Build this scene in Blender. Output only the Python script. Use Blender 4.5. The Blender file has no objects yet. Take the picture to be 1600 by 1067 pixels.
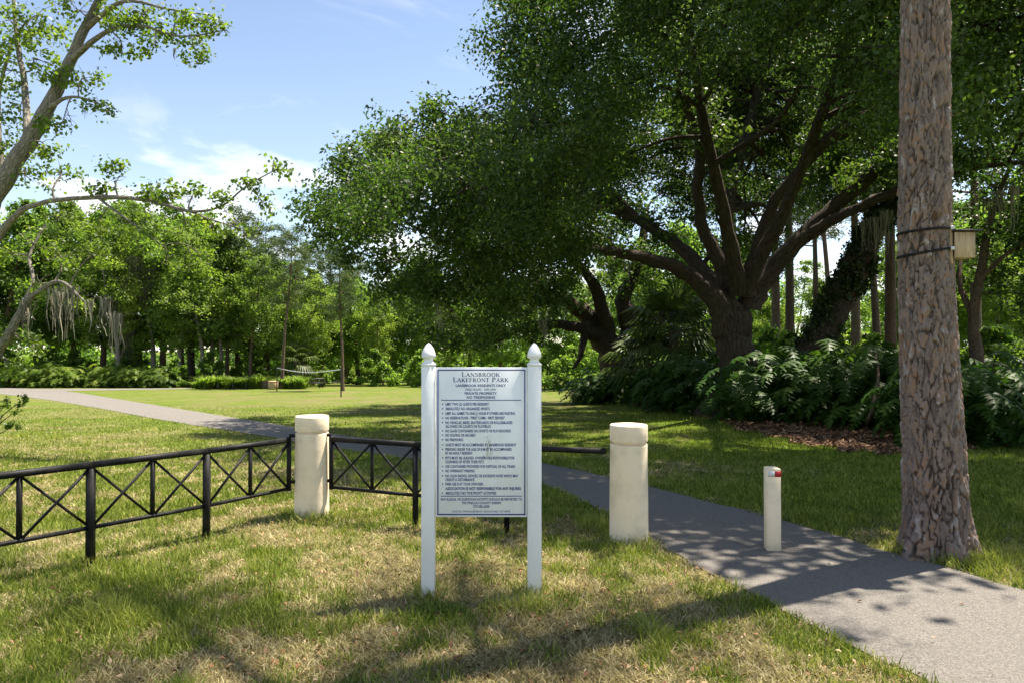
import bpy, math
import numpy as np
from mathutils import Vector, Matrix

# ------------------------------------------------------------------ camera, light, exposure
S = bpy.context.scene
COL = S.collection
F, HZ, CH = 1066.7, 545.0, 1.55          # focal length and horizon in photo pixels, eye height in metres
cam = bpy.data.cameras.new("camera"); cam.lens = 24; cam.sensor_width = 36
cam.clip_start = .05; cam.clip_end = 2000
co = bpy.data.objects.new("camera", cam); COL.objects.link(co)
co.location = (0, 0, CH); co.rotation_euler = (math.radians(90) + math.atan((HZ - 533.5) / F), 0, 0)
S.camera = co

SUN_EL, SUN_AZ = 65.0, 30.0               # azimuth counted from +X towards +Y
ca, sa = math.cos(math.radians(SUN_AZ)), math.sin(math.radians(SUN_AZ))
ce, se = math.cos(math.radians(SUN_EL)), math.sin(math.radians(SUN_EL))
SUN = Vector((ce * ca, ce * sa, se))
sl = bpy.data.lights.new("sun", 'SUN'); sl.energy = 4.75; sl.angle = math.radians(.55); sl.color = (1, .985, .955)
so = bpy.data.objects.new("sun", sl); COL.objects.link(so)
so.rotation_euler = SUN.to_track_quat('Z', 'Y').to_euler(); so.location = (30, 20, 60)

W = bpy.data.worlds.new("World"); S.world = W; W.use_nodes = True
n, l = W.node_tree.nodes, W.node_tree.links
n.clear()
wo = n.new('ShaderNodeOutputWorld'); bg = n.new('ShaderNodeBackground'); bg.inputs[1].default_value = .104
sky = n.new('ShaderNodeTexSky'); sky.sky_type = 'NISHITA'; sky.sun_disc = False
sky.sun_elevation = math.radians(SUN_EL); sky.sun_rotation = math.radians(90 - SUN_AZ)
sky.air_density = .8; sky.dust_density = .3; sky.ozone_density = 2.2
tc = n.new('ShaderNodeTexCoord'); sep = n.new('ShaderNodeSeparateXYZ'); l.new(tc.outputs['Generated'], sep.inputs[0])
def wmath(op, a, b=None, clamp=False):
    m = n.new('ShaderNodeMath'); m.operation = op; m.use_clamp = clamp
    for i, x in enumerate((a, b)):
        if x is None: continue
        if isinstance(x, (int, float)): m.inputs[i].default_value = x
        else: l.new(x, m.inputs[i])
    return m.outputs[0]
zc = wmath('ADD', wmath('MAXIMUM', sep.outputs[2], 0.0), .22)
cx = wmath('DIVIDE', sep.outputs[0], zc); cy = wmath('DIVIDE', sep.outputs[1], zc)
cmb = n.new('ShaderNodeCombineXYZ'); l.new(cx, cmb.inputs[0]); l.new(cy, cmb.inputs[1])
def wnoise(scale, detail, rough, dist, off):
    mp = n.new('ShaderNodeMapping'); mp.inputs['Location'].default_value = off; l.new(cmb.outputs[0], mp.inputs[0])
    t = n.new('ShaderNodeTexNoise'); t.inputs['Scale'].default_value = scale; t.inputs['Detail'].default_value = detail
    t.inputs['Roughness'].default_value = rough; t.inputs['Distortion'].default_value = dist
    l.new(mp.outputs[0], t.inputs['Vector']); return t.outputs['Fac']
def wmap(v, a, b, c=0., d=1.):
    m = n.new('ShaderNodeMapRange'); m.interpolation_type = 'SMOOTHSTEP'; l.new(v, m.inputs[0])
    for i, x in enumerate((a, b, c, d)): m.inputs[i + 1].default_value = x
    return m.outputs[0]
wisp = wmath('MULTIPLY', wmap(wnoise(1.1, 7, .6, .9, (3.1, 1.7, 0)), .46, .78), .62)
low = wmap(sep.outputs[2], .38, .06)                                  # more cloud towards the horizon
puff = wmath('MULTIPLY', wmap(wnoise(1.9, 8, .58, .3, (.4, 2.9, 0)), .47, .60), low)
hazeb = wmap(sep.outputs[2], .55, .0, .0, .10)
cl = wmath('MAXIMUM', wmath('MAXIMUM', wisp, puff), hazeb, True)
mx = n.new('ShaderNodeMix'); mx.data_type = 'RGBA'
l.new(cl, mx.inputs['Factor']); l.new(sky.outputs[0], mx.inputs['A']); mx.inputs['B'].default_value = (5.6, 5.9, 6.4, 1)
l.new(mx.outputs['Result'], bg.inputs[0]); l.new(bg.outputs[0], wo.inputs[0])

S.view_settings.view_transform = 'Standard'; S.view_settings.look = 'None'
S.view_settings.exposure = 1.47; S.view_settings.gamma = 1; S.view_settings.use_white_balance = True; S.view_settings.white_balance_temperature = 7600; S.view_settings.use_curve_mapping = False
S.render.engine = 'CYCLES'
S.cycles.max_bounces = 8; S.cycles.transmission_bounces = 6; S.cycles.diffuse_bounces = 5; S.cycles.glossy_bounces = 2
S.cycles.use_denoising = True; S.cycles.caustics_reflective = False; S.cycles.caustics_refractive = False

# ------------------------------------------------------------------ helpers
R = np.random.default_rng(11)
def hash2(i, j, s=0):
    a = (i.astype(np.int64) * 374761393 + j.astype(np.int64) * 668265263 + s * 974711) & 0x7fffffff
    a = ((a ^ (a >> 13)) * 1274126177) & 0x7fffffff
    return ((a ^ (a >> 16)) & 0xffffff) / float(0xffffff)
def vnoise(x, y, s=0):
    x = np.asarray(x, float); y = np.asarray(y, float)
    i, j = np.floor(x), np.floor(y); u, v = x - i, y - j
    u = u * u * (3 - 2 * u); v = v * v * (3 - 2 * v)
    a, b = hash2(i, j, s), hash2(i + 1, j, s); c, d = hash2(i, j + 1, s), hash2(i + 1, j + 1, s)
    return (a * (1 - u) + b * u) * (1 - v) + (c * (1 - u) + d * u) * v
def fbm(x, y, s=0, o=4):
    t, a, w = 0, .5, 0
    for k in range(o):
        t = t + a * vnoise(x * 2 ** k, y * 2 ** k, s + k); w += a; a *= .55
    return t / w
def sstep(a, b, x):
    t = np.clip((np.asarray(x, float) - a) / (b - a), 0, 1); return t * t * (3 - 2 * t)
def gh(x, y):                                             # ground height: falls gently away towards the lake
    t = np.clip(np.asarray(y, float) - 7, -40, 110)
    ramp = .5 * (t + np.sqrt(t * t + 6))
    return -(.0326 - .0146 * sstep(1, 9, x)) * ramp
def proj(p):
    p = np.asarray(p, float); return 800 + p[..., 0] * F / p[..., 1], HZ - (p[..., 2] - CH) * F / p[..., 1]
def P(px, py, Y): return np.array(((px - 800) * Y / F, Y, CH - (py - HZ) * Y / F))
def G(px, py):                                            # the ground point seen at a pixel
    a, b = 1.0, 400.0
    for _ in range(60):
        m = .5 * (a + b)
        if CH - (py - HZ) * m / F > gh((px - 800) * m / F, m): a = m
        else: b = m
    x = (px - 800) * a / F; return np.array((x, a, float(gh(x, a))))

def mesh_np(name, V, Fs, mat=None, smooth=False, attrs=None):
    me = bpy.data.meshes.new(name)
    V = np.asarray(V, np.float32); Fs = [np.asarray(f, np.int32) for f in Fs if len(f)]
    me.vertices.add(len(V)); me.vertices.foreach_set('co', V.ravel())
    loops = np.concatenate([f.ravel() for f in Fs]); tot = np.concatenate([np.full(len(f), f.shape[1], np.int32) for f in Fs])
    start = np.concatenate(([0], np.cumsum(tot)[:-1])).astype(np.int32)
    me.loops.add(len(loops)); me.loops.foreach_set('vertex_index', loops)
    me.polygons.add(len(tot)); me.polygons.foreach_set('loop_start', start)
    if smooth: me.polygons.foreach_set('use_smooth', np.ones(len(tot), bool))
    for k, (dom, arr) in (attrs or {}).items():
        arr = np.asarray(arr, np.float32)
        at = me.attributes.new(k, 'FLOAT', dom); at.data.foreach_set('value', arr.ravel())
    me.update(calc_edges=True); me.validate()
    if mat: me.materials.append(mat)
    return me
def link(name, data, parent=None, loc=None, rot=None):
    o = bpy.data.objects.new(name, data); COL.objects.link(o)
    if parent: o.parent = parent
    if loc is not None: o.location = [float(v) for v in loc]
    if rot is not None: o.rotation_euler = rot
    return o
def tag(o, label, cat, group=None, kind=None):
    if label: o['label'] = label
    if cat: o['category'] = cat
    if group: o['group'] = group
    if kind: o['kind'] = kind
    return o
def thing(name, label, cat, loc=(0, 0, 0), rz=0, group=None):
    return tag(link(name, None, None, loc, (0, 0, rz)), label, cat, group)

class MB:                                                  # collects shapes of ONE part
    def __init__(s): s.V, s.F, s.n, s.A = [], {}, 0, []
    def add(s, V, Fs, A=None):
        V = np.asarray(V, float).reshape(-1, 3); s.V.append(V); s.A.append(V if A is None else A)
        for f in Fs:
            f = np.asarray(f, int)
            if len(f): s.F.setdefault(f.shape[1], []).append(f + s.n)
        s.n += len(V)
    def box(s, c, d, rz=0, bev=0.):
        x, y, z = np.array(d) / 2; b = min(bev, x * .45, y * .45, z * .45)
        if b <= 0:
            V = np.array([(i * x, j * y, k * z) for k in (-1, 1) for j in (-1, 1) for i in (-1, 1)])
            Fq = [(0, 2, 3, 1), (4, 5, 7, 6), (0, 1, 5, 4), (2, 6, 7, 3), (0, 4, 6, 2), (1, 3, 7, 5)]; Ft = []
        else:
            ring = lambda zz, q: [(sx * (x - (b if ax else q)), sy * (y - (q if ax else b)), zz) for sx, sy, ax in
                                  ((1, -1, 0), (1, 1, 0), (1, 1, 1), (-1, 1, 1), (-1, 1, 0), (-1, -1, 0), (-1, -1, 1), (1, -1, 1))]
            V = np.array(ring(-z, b) + ring(-z + b, 0) + ring(z - b, 0) + ring(z, b))
            Fq = [(r * 8 + i, r * 8 + (i + 1) % 8, r * 8 + 8 + (i + 1) % 8, r * 8 + 8 + i) for r in range(3) for i in range(8)]
            s_ = [tuple(range(7, -1, -1)), tuple(range(24, 32))]; Ft = s_
        cz, sz = math.cos(rz), math.sin(rz)
        V = V @ np.array(((cz, sz, 0), (-sz, cz, 0), (0, 0, 1))) + np.array(c)
        s.add(V, [Fq] + ([Ft] if Ft else [])); return s
    def bar(s, a, b, w, h):                                # rectangular bar from a to b, h measured upwards
        a, b = np.array(a, float), np.array(b, float); d = b - a; d /= np.linalg.norm(d)
        up = np.array((0, 0, 1.)); 
        if abs(d[2]) > .99: up = np.array((0, 1., 0))
        sd = np.cross(d, up); sd /= np.linalg.norm(sd); u = np.cross(sd, d)
        V = [p + i * sd * w / 2 + j * u * h / 2 for p in (a, b) for i, j in ((-1, -1), (1, -1), (1, 1), (-1, 1))]
        s.add(V, [[(0, 1, 2, 3), (7, 6, 5, 4), (0, 4, 5, 1), (1, 5, 6, 2), (2, 6, 7, 3), (3, 7, 4, 0)]]); return s
    def lathe(s, prof, k=32, c=(0, 0, 0), rot=0):
        a = np.arange(k) * 2 * math.pi / k + rot
        V = np.concatenate([np.stack((r * np.cos(a), r * np.sin(a), np.full(k, z)), 1) for r, z in prof]) + np.array(c)
        Fq = [(r * k + i, r * k + (i + 1) % k, r * k + k + (i + 1) % k, r * k + k + i) for r in range(len(prof) - 1) for i in range(k)]
        s.add(V, [Fq, [tuple(range(k - 1, -1, -1)), tuple(range((len(prof) - 1) * k, len(prof) * k))]]); return s
    def tube(s, pts, rad, k=8, rough=0., seed=0):
        v_, f_ = tube(pts, rad, k, rough, seed); s.add(v_, f_, tube.bk); return s
    def mesh(s, name, mat, smooth=False, attrs=None):
        me = mesh_np(name, np.concatenate(s.V), [np.concatenate(v) for v in s.F.values()], mat, smooth, attrs)
        if mat and 'bark' in mat.name:
            at = me.attributes.new('bk', 'FLOAT_VECTOR', 'POINT'); at.data.foreach_set('vector', np.concatenate(s.A).astype(np.float32).ravel())
        return me
    def obj(s, name, mat, parent=None, smooth=False, loc=None):
        return link(name, s.mesh(name, mat, smooth), parent, loc)

def smooth_curve(pts, m=4):
    p = np.asarray(pts, float)
    if len(p) < 3: 
        t = np.linspace(0, 1, m + 1)[:, None]; return p[0] * (1 - t) + p[-1] * t
    q = np.vstack((2 * p[0] - p[1], p, 2 * p[-1] - p[-2])); out = []
    for i in range(1, len(q) - 2):
        a, b, c, d = q[i - 1:i + 3]
        for t in np.arange(m) / m:
            out.append(.5 * (2 * b + (c - a) * t + (2 * a - 5 * b + 4 * c - d) * t * t + (3 * b - a - 3 * c + d) * t ** 3))
    out.append(p[-1]); return np.array(out)
def tube(pts, rad, k=8, rough=0., seed=0):
    p = np.asarray(pts, float); m = len(p); rad = np.broadcast_to(np.asarray(rad, float), (m,))
    d = np.gradient(p, axis=0); d /= np.linalg.norm(d, axis=1)[:, None] + 1e-9
    ln = np.concatenate(([0], np.cumsum(np.linalg.norm(np.diff(p, axis=0), axis=1)))); BKs = []; rk = max(float(rad.max()), .02)
    u = np.cross(d[0], (0.31, .2, 1.) if abs(d[0][2]) < .8 else (1., .1, 0)); u /= np.linalg.norm(u)
    a = np.arange(k) * 2 * math.pi / k; V = []
    for i in range(m):
        u = u - d[i] * np.dot(u, d[i]); u /= np.linalg.norm(u) + 1e-9; w = np.cross(d[i], u)
        rr = rad[i] * np.ones(k)
        if rough: rr = rr * (1 + rough * (vnoise(np.cos(a) * 1.7 + 9 + seed, np.sin(a) * 1.7 + i * .33, seed) * 2 - 1) + .6 * rough * (vnoise(a * 3, i * .7 + seed + 0 * a, seed + 3) * 2 - 1))
        BKs.append(np.stack((np.cos(a) * rad[i] ** .5 * rk ** .5 + seed * 3.1, np.sin(a) * rad[i] ** .5 * rk ** .5, np.full(k, ln[i])), 1))
        V.append(p[i] + rr[:, None] * (np.cos(a)[:, None] * u + np.sin(a)[:, None] * w))
    i, j = np.meshgrid(np.arange(m - 1), np.arange(k), indexing='ij'); i, j = i.ravel(), j.ravel(); j2 = (j + 1) % k
    Fq = np.stack((i * k + j, i * k + j2, (i + 1) * k + j2, (i + 1) * k + j), 1)
    tube.bk = np.concatenate(BKs); return np.concatenate(V), [Fq]

def unit(v): return v / (np.linalg.norm(v, axis=-1, keepdims=True) + 1e-9)
def leaf_quads(C, size, aspect=.5, up=.5, rng=R, fold=.18, droop=0., bias=0.):
    nL = len(C); size = np.broadcast_to(np.asarray(size, float), (nL,))[:, None]
    nr = unit(rng.normal(size=(nL, 3)) * .8 + np.array((0, 0, up)) + bias)
    u = rng.normal(size=(nL, 3)) + np.array((0, 0, -droop)); u = unit(u - nr * np.sum(u * nr, 1, keepdims=True)); w = np.cross(nr, u)
    lift = nr * size * fold * aspect
    V = np.stack((C - u * size * .5, C + w * size * aspect * .5 + lift, C + u * size * .5, C - w * size * aspect * .5 + lift), 1).reshape(-1, 3)
    return V, np.arange(nL * 4).reshape(-1, 4)
def sprigs(lobes, rng=R):
    """lobes: (centre, radii, sprigs, leaves per sprig, sprig radius, leaf size) -> leaf centres, sizes, tint"""
    C, Sz, T, D = [], [], [], []
    for c, r, ns, nl, sr, ls in lobes:
        nb = max(3, ns // 9); d = unit(rng.normal(size=(nb, 3))); rr = rng.uniform(.2, 1.15, (nb, 1)) ** .7
        s = (d * rr)[rng.integers(0, nb, ns)] + rng.normal(size=(ns, 3)) * .17
        s = np.asarray(c) + s * np.asarray(r)
        k = np.repeat(s, nl, 0) + rng.normal(size=(ns * nl, 3)) * sr * np.array((1, 1, .75))
        C.append(k); Sz.append(ls * rng.uniform(.7, 1.25, ns * nl)); T.append(np.clip(np.repeat(rng.uniform(0, 1, ns), nl) * .68 + rng.uniform(0, .32, ns * nl) + rng.uniform(-.15, .15), 0, 1)); D.append(unit((k - np.asarray(c)) / np.asarray(r)) * .75)
    return np.concatenate(C), np.concatenate(Sz), np.concatenate(T), np.concatenate(D)
def foliage_mesh(name, lobes, mat, aspect=.5, up=.5, rng=R, droop=0.):
    C, Sz, T, D = sprigs(lobes, rng); V, Fq = leaf_quads(C, Sz, aspect, up, rng, droop=droop, bias=D)
    return mesh_np(name, V, [Fq], mat, False, {'tint': ('FACE', T)})
def inside(poly, x, y):
    poly = np.asarray(poly, float); x = np.asarray(x, float); y = np.asarray(y, float); r = np.zeros(x.shape, bool)
    for (x0, y0), (x1, y1) in zip(poly, np.roll(poly, -1, 0)):
        if y0 == y1: continue
        r ^= ((y0 > y) != (y1 > y)) & (x < (x1 - x0) * (y - y0) / (y1 - y0) + x0)
    return r

# ------------------------------------------------------------------ materials
class N:
    def __init__(s, name):
        s.m = bpy.data.materials.new(name); s.m.use_nodes = True; s.t = s.m.node_tree; s.t.nodes.clear()
        s.out = s.t.nodes.new('ShaderNodeOutputMaterial')
    def node(s, t, **kw):
        x = s.t.nodes.new(t)
        for k, v in kw.items():
            if k in x.inputs.keys(): s.set(x.inputs[k], v)
            else: setattr(x, k, v)
        return x
    def set(s, i, v):
        if hasattr(v, 'is_output'): s.t.links.new(v, i)
        else: i.default_value = (*v, 1) if isinstance(v, tuple) and len(v) == 3 and i.type == 'RGBA' else v
    def attr(s, nm): return s.node('ShaderNodeAttribute', attribute_name=nm).outputs['Fac']
    def pos(s, scale=(1, 1, 1)):
        g = s.node('ShaderNodeNewGeometry'); mp = s.node('ShaderNodeMapping', Scale=scale); s.t.links.new(g.outputs['Position'], mp.inputs[0]); return mp.outputs[0]
    def obj(s, scale=(1, 1, 1)):
        g = s.node('ShaderNodeTexCoord'); mp = s.node('ShaderNodeMapping', Scale=scale); s.t.links.new(g.outputs['Object'], mp.inputs[0]); return mp.outputs[0]
    def noise(s, vec, scale, detail=5, rough=.55, dist=0.): return s.node('ShaderNodeTexNoise', Vector=vec, Scale=scale, Detail=detail, Roughness=rough, Distortion=dist).outputs['Fac']
    def vor(s, vec, scale, feature='F1', out='Distance'): return s.node('ShaderNodeTexVoronoi', feature=feature, Vector=vec, Scale=scale).outputs[out]
    def ramp(s, v, stops):
        r = s.node('ShaderNodeValToRGB'); s.t.links.new(v, r.inputs[0]); e = r.color_ramp.elements
        while len(e) < len(stops): e.new(.5)
        for q, (p, c) in zip(e, stops): q.position = p; q.color = (*c, 1) if len(c) == 3 else c
        return r.outputs[0]
    def rng(s, v, a, b, c=0., d=1.):
        return s.node('ShaderNodeMapRange', **{'Value': v, 'From Min': a, 'From Max': b, 'To Min': c, 'To Max': d}).outputs[0]
    def mix(s, f, a, b, mode='MIX'):
        x = s.node('ShaderNodeMix', data_type='RGBA', blend_type=mode)
        s.set(x.inputs['Factor'], f); s.set(x.inputs['A'], a); s.set(x.inputs['B'], b); return x.outputs['Result']
    def math(s, op, a, b=0.):
        x = s.node('ShaderNodeMath', operation=op); s.set(x.inputs[0], a); s.set(x.inputs[1], b); return x.outputs[0]
    def bump(s, h, strength=.5, dist=.02): return s.node('ShaderNodeBump', Height=h, Strength=strength, Distance=dist).outputs[0]
    def bsdf(s, col, rough=.7, spec=.3, normal=None, metal=0.):
        b = s.node('ShaderNodeBsdfPrincipled'); s.set(b.inputs['Base Color'], col); s.set(b.inputs['Roughness'], rough)
        s.set(b.inputs['Specular IOR Level'], spec); s.set(b.inputs['Metallic'], metal)
        if normal is not None: s.t.links.new(normal, b.inputs['Normal'])
        return b.outputs[0]
    def done(s, sh): s.t.links.new(sh, s.out.inputs[0]); return s.m
def leaf_mat(name, dark, mid, light, trans=.4, rough=.42, spec=.4, tcol=1.5):
    m = N(name); t = m.attr('tint'); c = m.ramp(t, [(0, dark), (.55, mid), (1, light)])
    oi = m.node('ShaderNodeObjectInfo').outputs['Random']
    c = m.mix(1., c, m.ramp(oi, [(0, (.8, .85, .8)), (1, (1.2, 1.12, 1.05))]), 'MULTIPLY')
    tr = m.node('ShaderNodeBsdfTranslucent'); m.set(tr.inputs[0], m.mix(1., c, (1.2 * tcol, 1.35 * tcol, .72 * tcol), 'MULTIPLY'))
    mx = m.node('ShaderNodeMixShader', Fac=trans); m.t.links.new(m.bsdf(c, rough, spec), mx.inputs[1]); m.t.links.new(tr.outputs[0], mx.inputs[2])
    return m.done(mx.outputs[0])
def paint(name, col, rough=.5, spec=.4, grime=(.5, .45, .35), amount=.25, scale=6., bump=.05):
    m = N(name); p = m.obj(); a = m.noise(p, scale, 6, .6); b = m.noise(p, scale * 9, 3)
    c = m.mix(m.math('MULTIPLY', m.rng(a, .45, .72), amount), col, grime); c = m.mix(m.rng(b, .3, .8, 0, .10), c, tuple(x * .6 for x in col))
    return m.done(m.bsdf(c, rough, spec, m.bump(b, .3, bump * .1)))
def bark_mat(name, c0, c1, c2, scale=9., stretch=.2, bd=.05):
    m = N(name); g = m.node('ShaderNodeAttribute', attribute_name='bk').outputs['Vector']
    mp = m.node('ShaderNodeMapping', Scale=(1, 1, stretch)); m.t.links.new(g, mp.inputs[0]); p = mp.outputs[0]
    wob = m.node('ShaderNodeTexNoise', Vector=g, Scale=scale * .5, Detail=3).outputs['Color']; pw = m.mix(.07, p, wob, 'ADD')
    v = m.vor(pw, scale * 2.2, 'DISTANCE_TO_EDGE'); a = m.noise(p, scale * 2.6, 8, .72); b = m.noise(m.obj(), 1.1, 4); c4 = m.noise(g, scale * 9, 3)
    c = m.ramp(a, [(.28, c0), (.5, c1), (.74, c2)]); c = m.mix(m.math('MULTIPLY', m.rng(v, .0, .09, 1., 0.), m.rng(c4, .3, .7, .2, .8)), c, tuple(x * .5 for x in c0))
    c = m.mix(m.rng(b, .5, .75, 0., .35), c, (.07, .085, .045))
    h = m.math('ADD', m.math('MULTIPLY', m.rng(v, 0, .10), .6), m.math('ADD', m.math('MULTIPLY', a, .9), m.math('MULTIPLY', c4, .25)))
    return m.done(m.bsdf(c, .92, .12, m.bump(h, .8, bd)))

# lawn: thatch and short turf colour under the blades
m = N('lawn'); p = m.pos(); dry = m.attr('dry')
g1 = m.noise(p, 2.3, 6, .65); g2 = m.noise(p, 28, 4, .7); g3 = m.noise(m.pos((1, .35, 1)), 90, 2)
green = m.ramp(g1, [(.3, (.050, .115, .008)), (.55, (.105, .165, .012)), (.8, (.185, .205, .026))])
straw = m.ramp(g2, [(.3, (.10, .078, .042)), (.55, (.225, .178, .095)), (.8, (.33, .265, .145))])
f = m.rng(m.math('ADD', dry, m.math('MULTIPLY', m.math('SUBTRACT', g2, .5), .9)), .25, .85)
c = m.mix(f, green, straw); c = m.mix(m.rng(g3, .35, .7, 0, .35), c, m.mix(1., c, (.5, .55, .4), 'MULTIPLY'))
LAWN = m.done(m.bsdf(c, .95, .1, m.bump(m.math('ADD', g3, g2), .8, .03)))
# asphalt path
m = N('asphalt'); p = m.pos(); a = m.noise(p, 120, 3, .8); v = m.rng(m.noise(p, 60, 2, .7), .3, .7, .3, 1.1); b = m.noise(p, 1.6, 6); c2 = m.noise(p, 7, 5)
c = m.ramp(a, [(.32, (.064, .058, .053)), (.5, (.136, .125, .113)), (.68, (.27, .25, .225))]); c = m.mix(.35, c, m.mix(1., v, (.27, .245, .22), 'MULTIPLY'))
c = m.mix(m.rng(b, .35, .7, 0., .30), c, (.170, .156, .141)); c = m.mix(m.rng(c2, .55, .75, 0, .4), c, (.12, .105, .09)); ck = m.vor(m.mix(.12, m.pos(), m.node('ShaderNodeTexNoise', Vector=m.pos(), Scale=4., Detail=4).outputs['Color'], 'ADD'), .45, 'DISTANCE_TO_EDGE'); c = m.mix(m.rng(ck, .0, .005, .22, 0.), c, (.06, .052, .045))
ASPHALT = m.done(m.bsdf(c, .88, .25, m.bump(a, .7, .012)))
m = N('mulch'); p = m.pos(); a = m.noise(p, 16, 6, .7); b = m.noise(p, 60, 3)
c = m.ramp(a, [(.3, (.06, .03, .018)), (.55, (.15, .08, .05)), (.75, (.26, .16, .10))])
MULCH = m.done(m.bsdf(c, .95, .1, m.bump(b, 1., .05)))
m = N('mulch_chip'); c = m.ramp(m.attr('tint'), [(0, (.07, .035, .02)), (.5, (.18, .095, .055)), (.85, (.30, .18, .11)), (1, (.40, .28, .18))]); CHIP = m.done(m.bsdf(c, .85, .2))
m = N('dead_leaf'); c = m.ramp(m.attr('tint'), [(0, (.09, .04, .02)), (.4, (.22, .10, .05)), (.7, (.33, .20, .11)), (1, (.42, .32, .22))]); DEADLEAF = m.done(m.bsdf(c, .7, .25))
m = N('grass_blade'); t = m.attr('tint'); d = m.attr('dry')
g = m.ramp(t, [(0, (.045, .105, .008)), (.40, (.130, .205, .015)), (1, (.32, .355, .055))]); s_ = m.ramp(t, [(0, (.14, .105, .055)), (.5, (.36, .285, .16)), (1, (.64, .54, .35))])
c = m.mix(d, g, s_); tr = m.node('ShaderNodeBsdfTranslucent'); m.set(tr.inputs[0], m.mix(1., c, (1.25, 1.3, .7), 'MULTIPLY'))
mx_ = m.node('ShaderNodeMixShader', Fac=.3); m.t.links.new(m.bsdf(c, .6, .15), mx_.inputs[1]); m.t.links.new(tr.outputs[0], mx_.inputs[2]); BLADE = m.done(mx_.outputs[0])

OAK_LEAF = leaf_mat('oak_leaf', (.022, .050, .011), (.042, .080, .017), (.092, .132, .030), .46, .46, .35)
OAK_BARK = bark_mat('oak_bark', (.036, .027, .022), (.078, .059, .047), (.14, .112, .09), 7., .3, .08)
PALE_BARK = bark_mat('pale_bark', (.14, .122, .10), (.255, .228, .19), (.385, .355, .305), 8., .4, .03)
BROWN_BARK = bark_mat('brown_bark', (.085, .058, .042), (.165, .115, .085), (.27, .20, .155), 8., .3, .05)
MAPLE_LEAF = leaf_mat('maple_leaf', (.055, .095, .014), (.095, .150, .022), (.17, .215, .045), .5, .45, .4)
WOOD_LEAF = leaf_mat('wood_leaf', (.054, .100, .022), (.098, .160, .036), (.165, .22, .064), .56, .5, .25, 2.0)
LIME_LEAF = leaf_mat('lime_leaf', (.072, .120, .024), (.120, .175, .036), (.185, .23, .06), .54, .5, .3, 1.8)
PINE_LEAF = leaf_mat('pine_needles', (.035, .060, .020), (.060, .092, .030), (.10, .135, .05), .25, .55, .3)
PHILO = leaf_mat('philodendron_leaf', (.020, .058, .009), (.034, .085, .012), (.060, .120, .019), .28, .50, .2)
IVY = leaf_mat('ivy_leaf', (.020, .040, .010), (.032, .058, .013), (.055, .085, .020), .25, .4, .4)
PALM = leaf_mat('palm_leaf', (.045, .075, .018), (.075, .11, .03), (.12, .155, .05), .3, .45, .4)
m = N('hanging_moss'); c = m.ramp(m.attr('tint'), [(0, (.11, .105, .08)), (.6, (.19, .18, .135)), (1, (.30, .285, .22))]); MOSS = m.done(m.bsdf(c, .95, .1))
CREAM = paint('cream_stucco', (.88, .725, .535), .85, .2, (.42, .38, .24), .55, 4.5, .06)
VINYL = paint('white_vinyl', (.90, .90, .90), .42, .4, (.60, .58, .52), .3, 4., .02)
BOARD = paint('sign_white', (.92, .935, .955), .5, .25, (.58, .62, .50), .35, 3.5, .02)
BLUE = paint('sign_blue', (.014, .032, .22), .5, .15, (.05, .06, .12), .3, 8.)
STAIN = paint('stain', (.50, .53, .36), .6, .3, (.44, .48, .28), .6, 30.)
BLACK = paint('black_metal', (.007, .007, .008), .55, .2, (.05, .045, .04), .5, 9., .02)
RED = paint('red_reflector', (.45, .012, .02), .3, .5, (.3, .02, .02), .3)
SILVER = paint('pale_reflector', (.62, .62, .64), .35, .5, (.5, .48, .45), .3)
TAN = paint('tan_plastic', (.42, .28, .16), .6, .3, (.3, .2, .1), .3)
DARK = paint('dark_metal', (.018, .018, .017), .5, .4, (.05, .04, .03), .4)
NETW = paint('net_tape', (.75, .75, .72), .7, .2)
m = N('box_wood'); p = m.obj((14, 14, 1.6)); a = m.noise(p, 5, 5, .6, .6); c = m.ramp(a, [(.3, (.30, .20, .12)), (.55, (.45, .33, .21)), (.75, (.56, .44, .30))]); BOXWOOD = m.done(m.bsdf(c, .7, .25, m.bump(a, .3, .004)))

# ------------------------------------------------------------------ ground, path, mulch bed
def edge(pairs, m=6): return smooth_curve([G(*q) for q in pairs], m)
PAIRS = [((1620, 1185), (2300, 1075)), ((1560, 1125), (2000, 1036)), ((1450, 1067), (1780, 975)), ((1320, 1005), (1600, 923)), ((1180, 930), (1480, 887)), ((1080, 880), (1370, 856)), ((1014, 842), (1220, 812)), ((940, 797), (1080, 776)),
         ((850, 757), (930, 740)), ((760, 735), (800, 714)), ((660, 719), (690, 697)), ((560, 705), (590, 686)), ((470, 691), (510, 676)), ((395, 678), (430, 662)), ((250, 655), (290, 640)),
         ((130, 633), (190, 624)), ((50, 621), (120, 613)), ((-40, 612), (60, 607.5)), ((-200, 604), (-60, 602))]
EA, EB = edge([p[0] for p in PAIRS]), edge([p[1] for p in PAIRS])
def jit(e, s, amp):
    t = np.arange(len(e)); e = e.copy(); e[:, 0] += amp * (vnoise(t * .9, t * 0., s) - .5); e[:, 1] += amp * (vnoise(t * .9, t * 0. + 5, s) - .5); return e
def ribbon(name, A, B, mat, lift, k=8):
    t = np.linspace(0, 1, k + 1)[None, :, None]; V = A[:, None] * (1 - t) + B[:, None] * t
    V[..., 2] = gh(V[..., 0], V[..., 1]) + lift; m_ = len(A)
    i, j = np.meshgrid(np.arange(m_ - 1), np.arange(k), indexing='ij'); i, j = i.ravel(), j.ravel(); q = k + 1
    me = mesh_np(name, V.reshape(-1, 3), [np.stack((i * q + j, i * q + j + 1, (i + 1) * q + j + 1, (i + 1) * q + j), 1)], mat, True)
    return tag(link(name, me), None, None, None, 'structure')
pa, pb = ribbon('path', jit(EA, 1, .06), jit(EB, 2, .06), ASPHALT, .008), None
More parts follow.
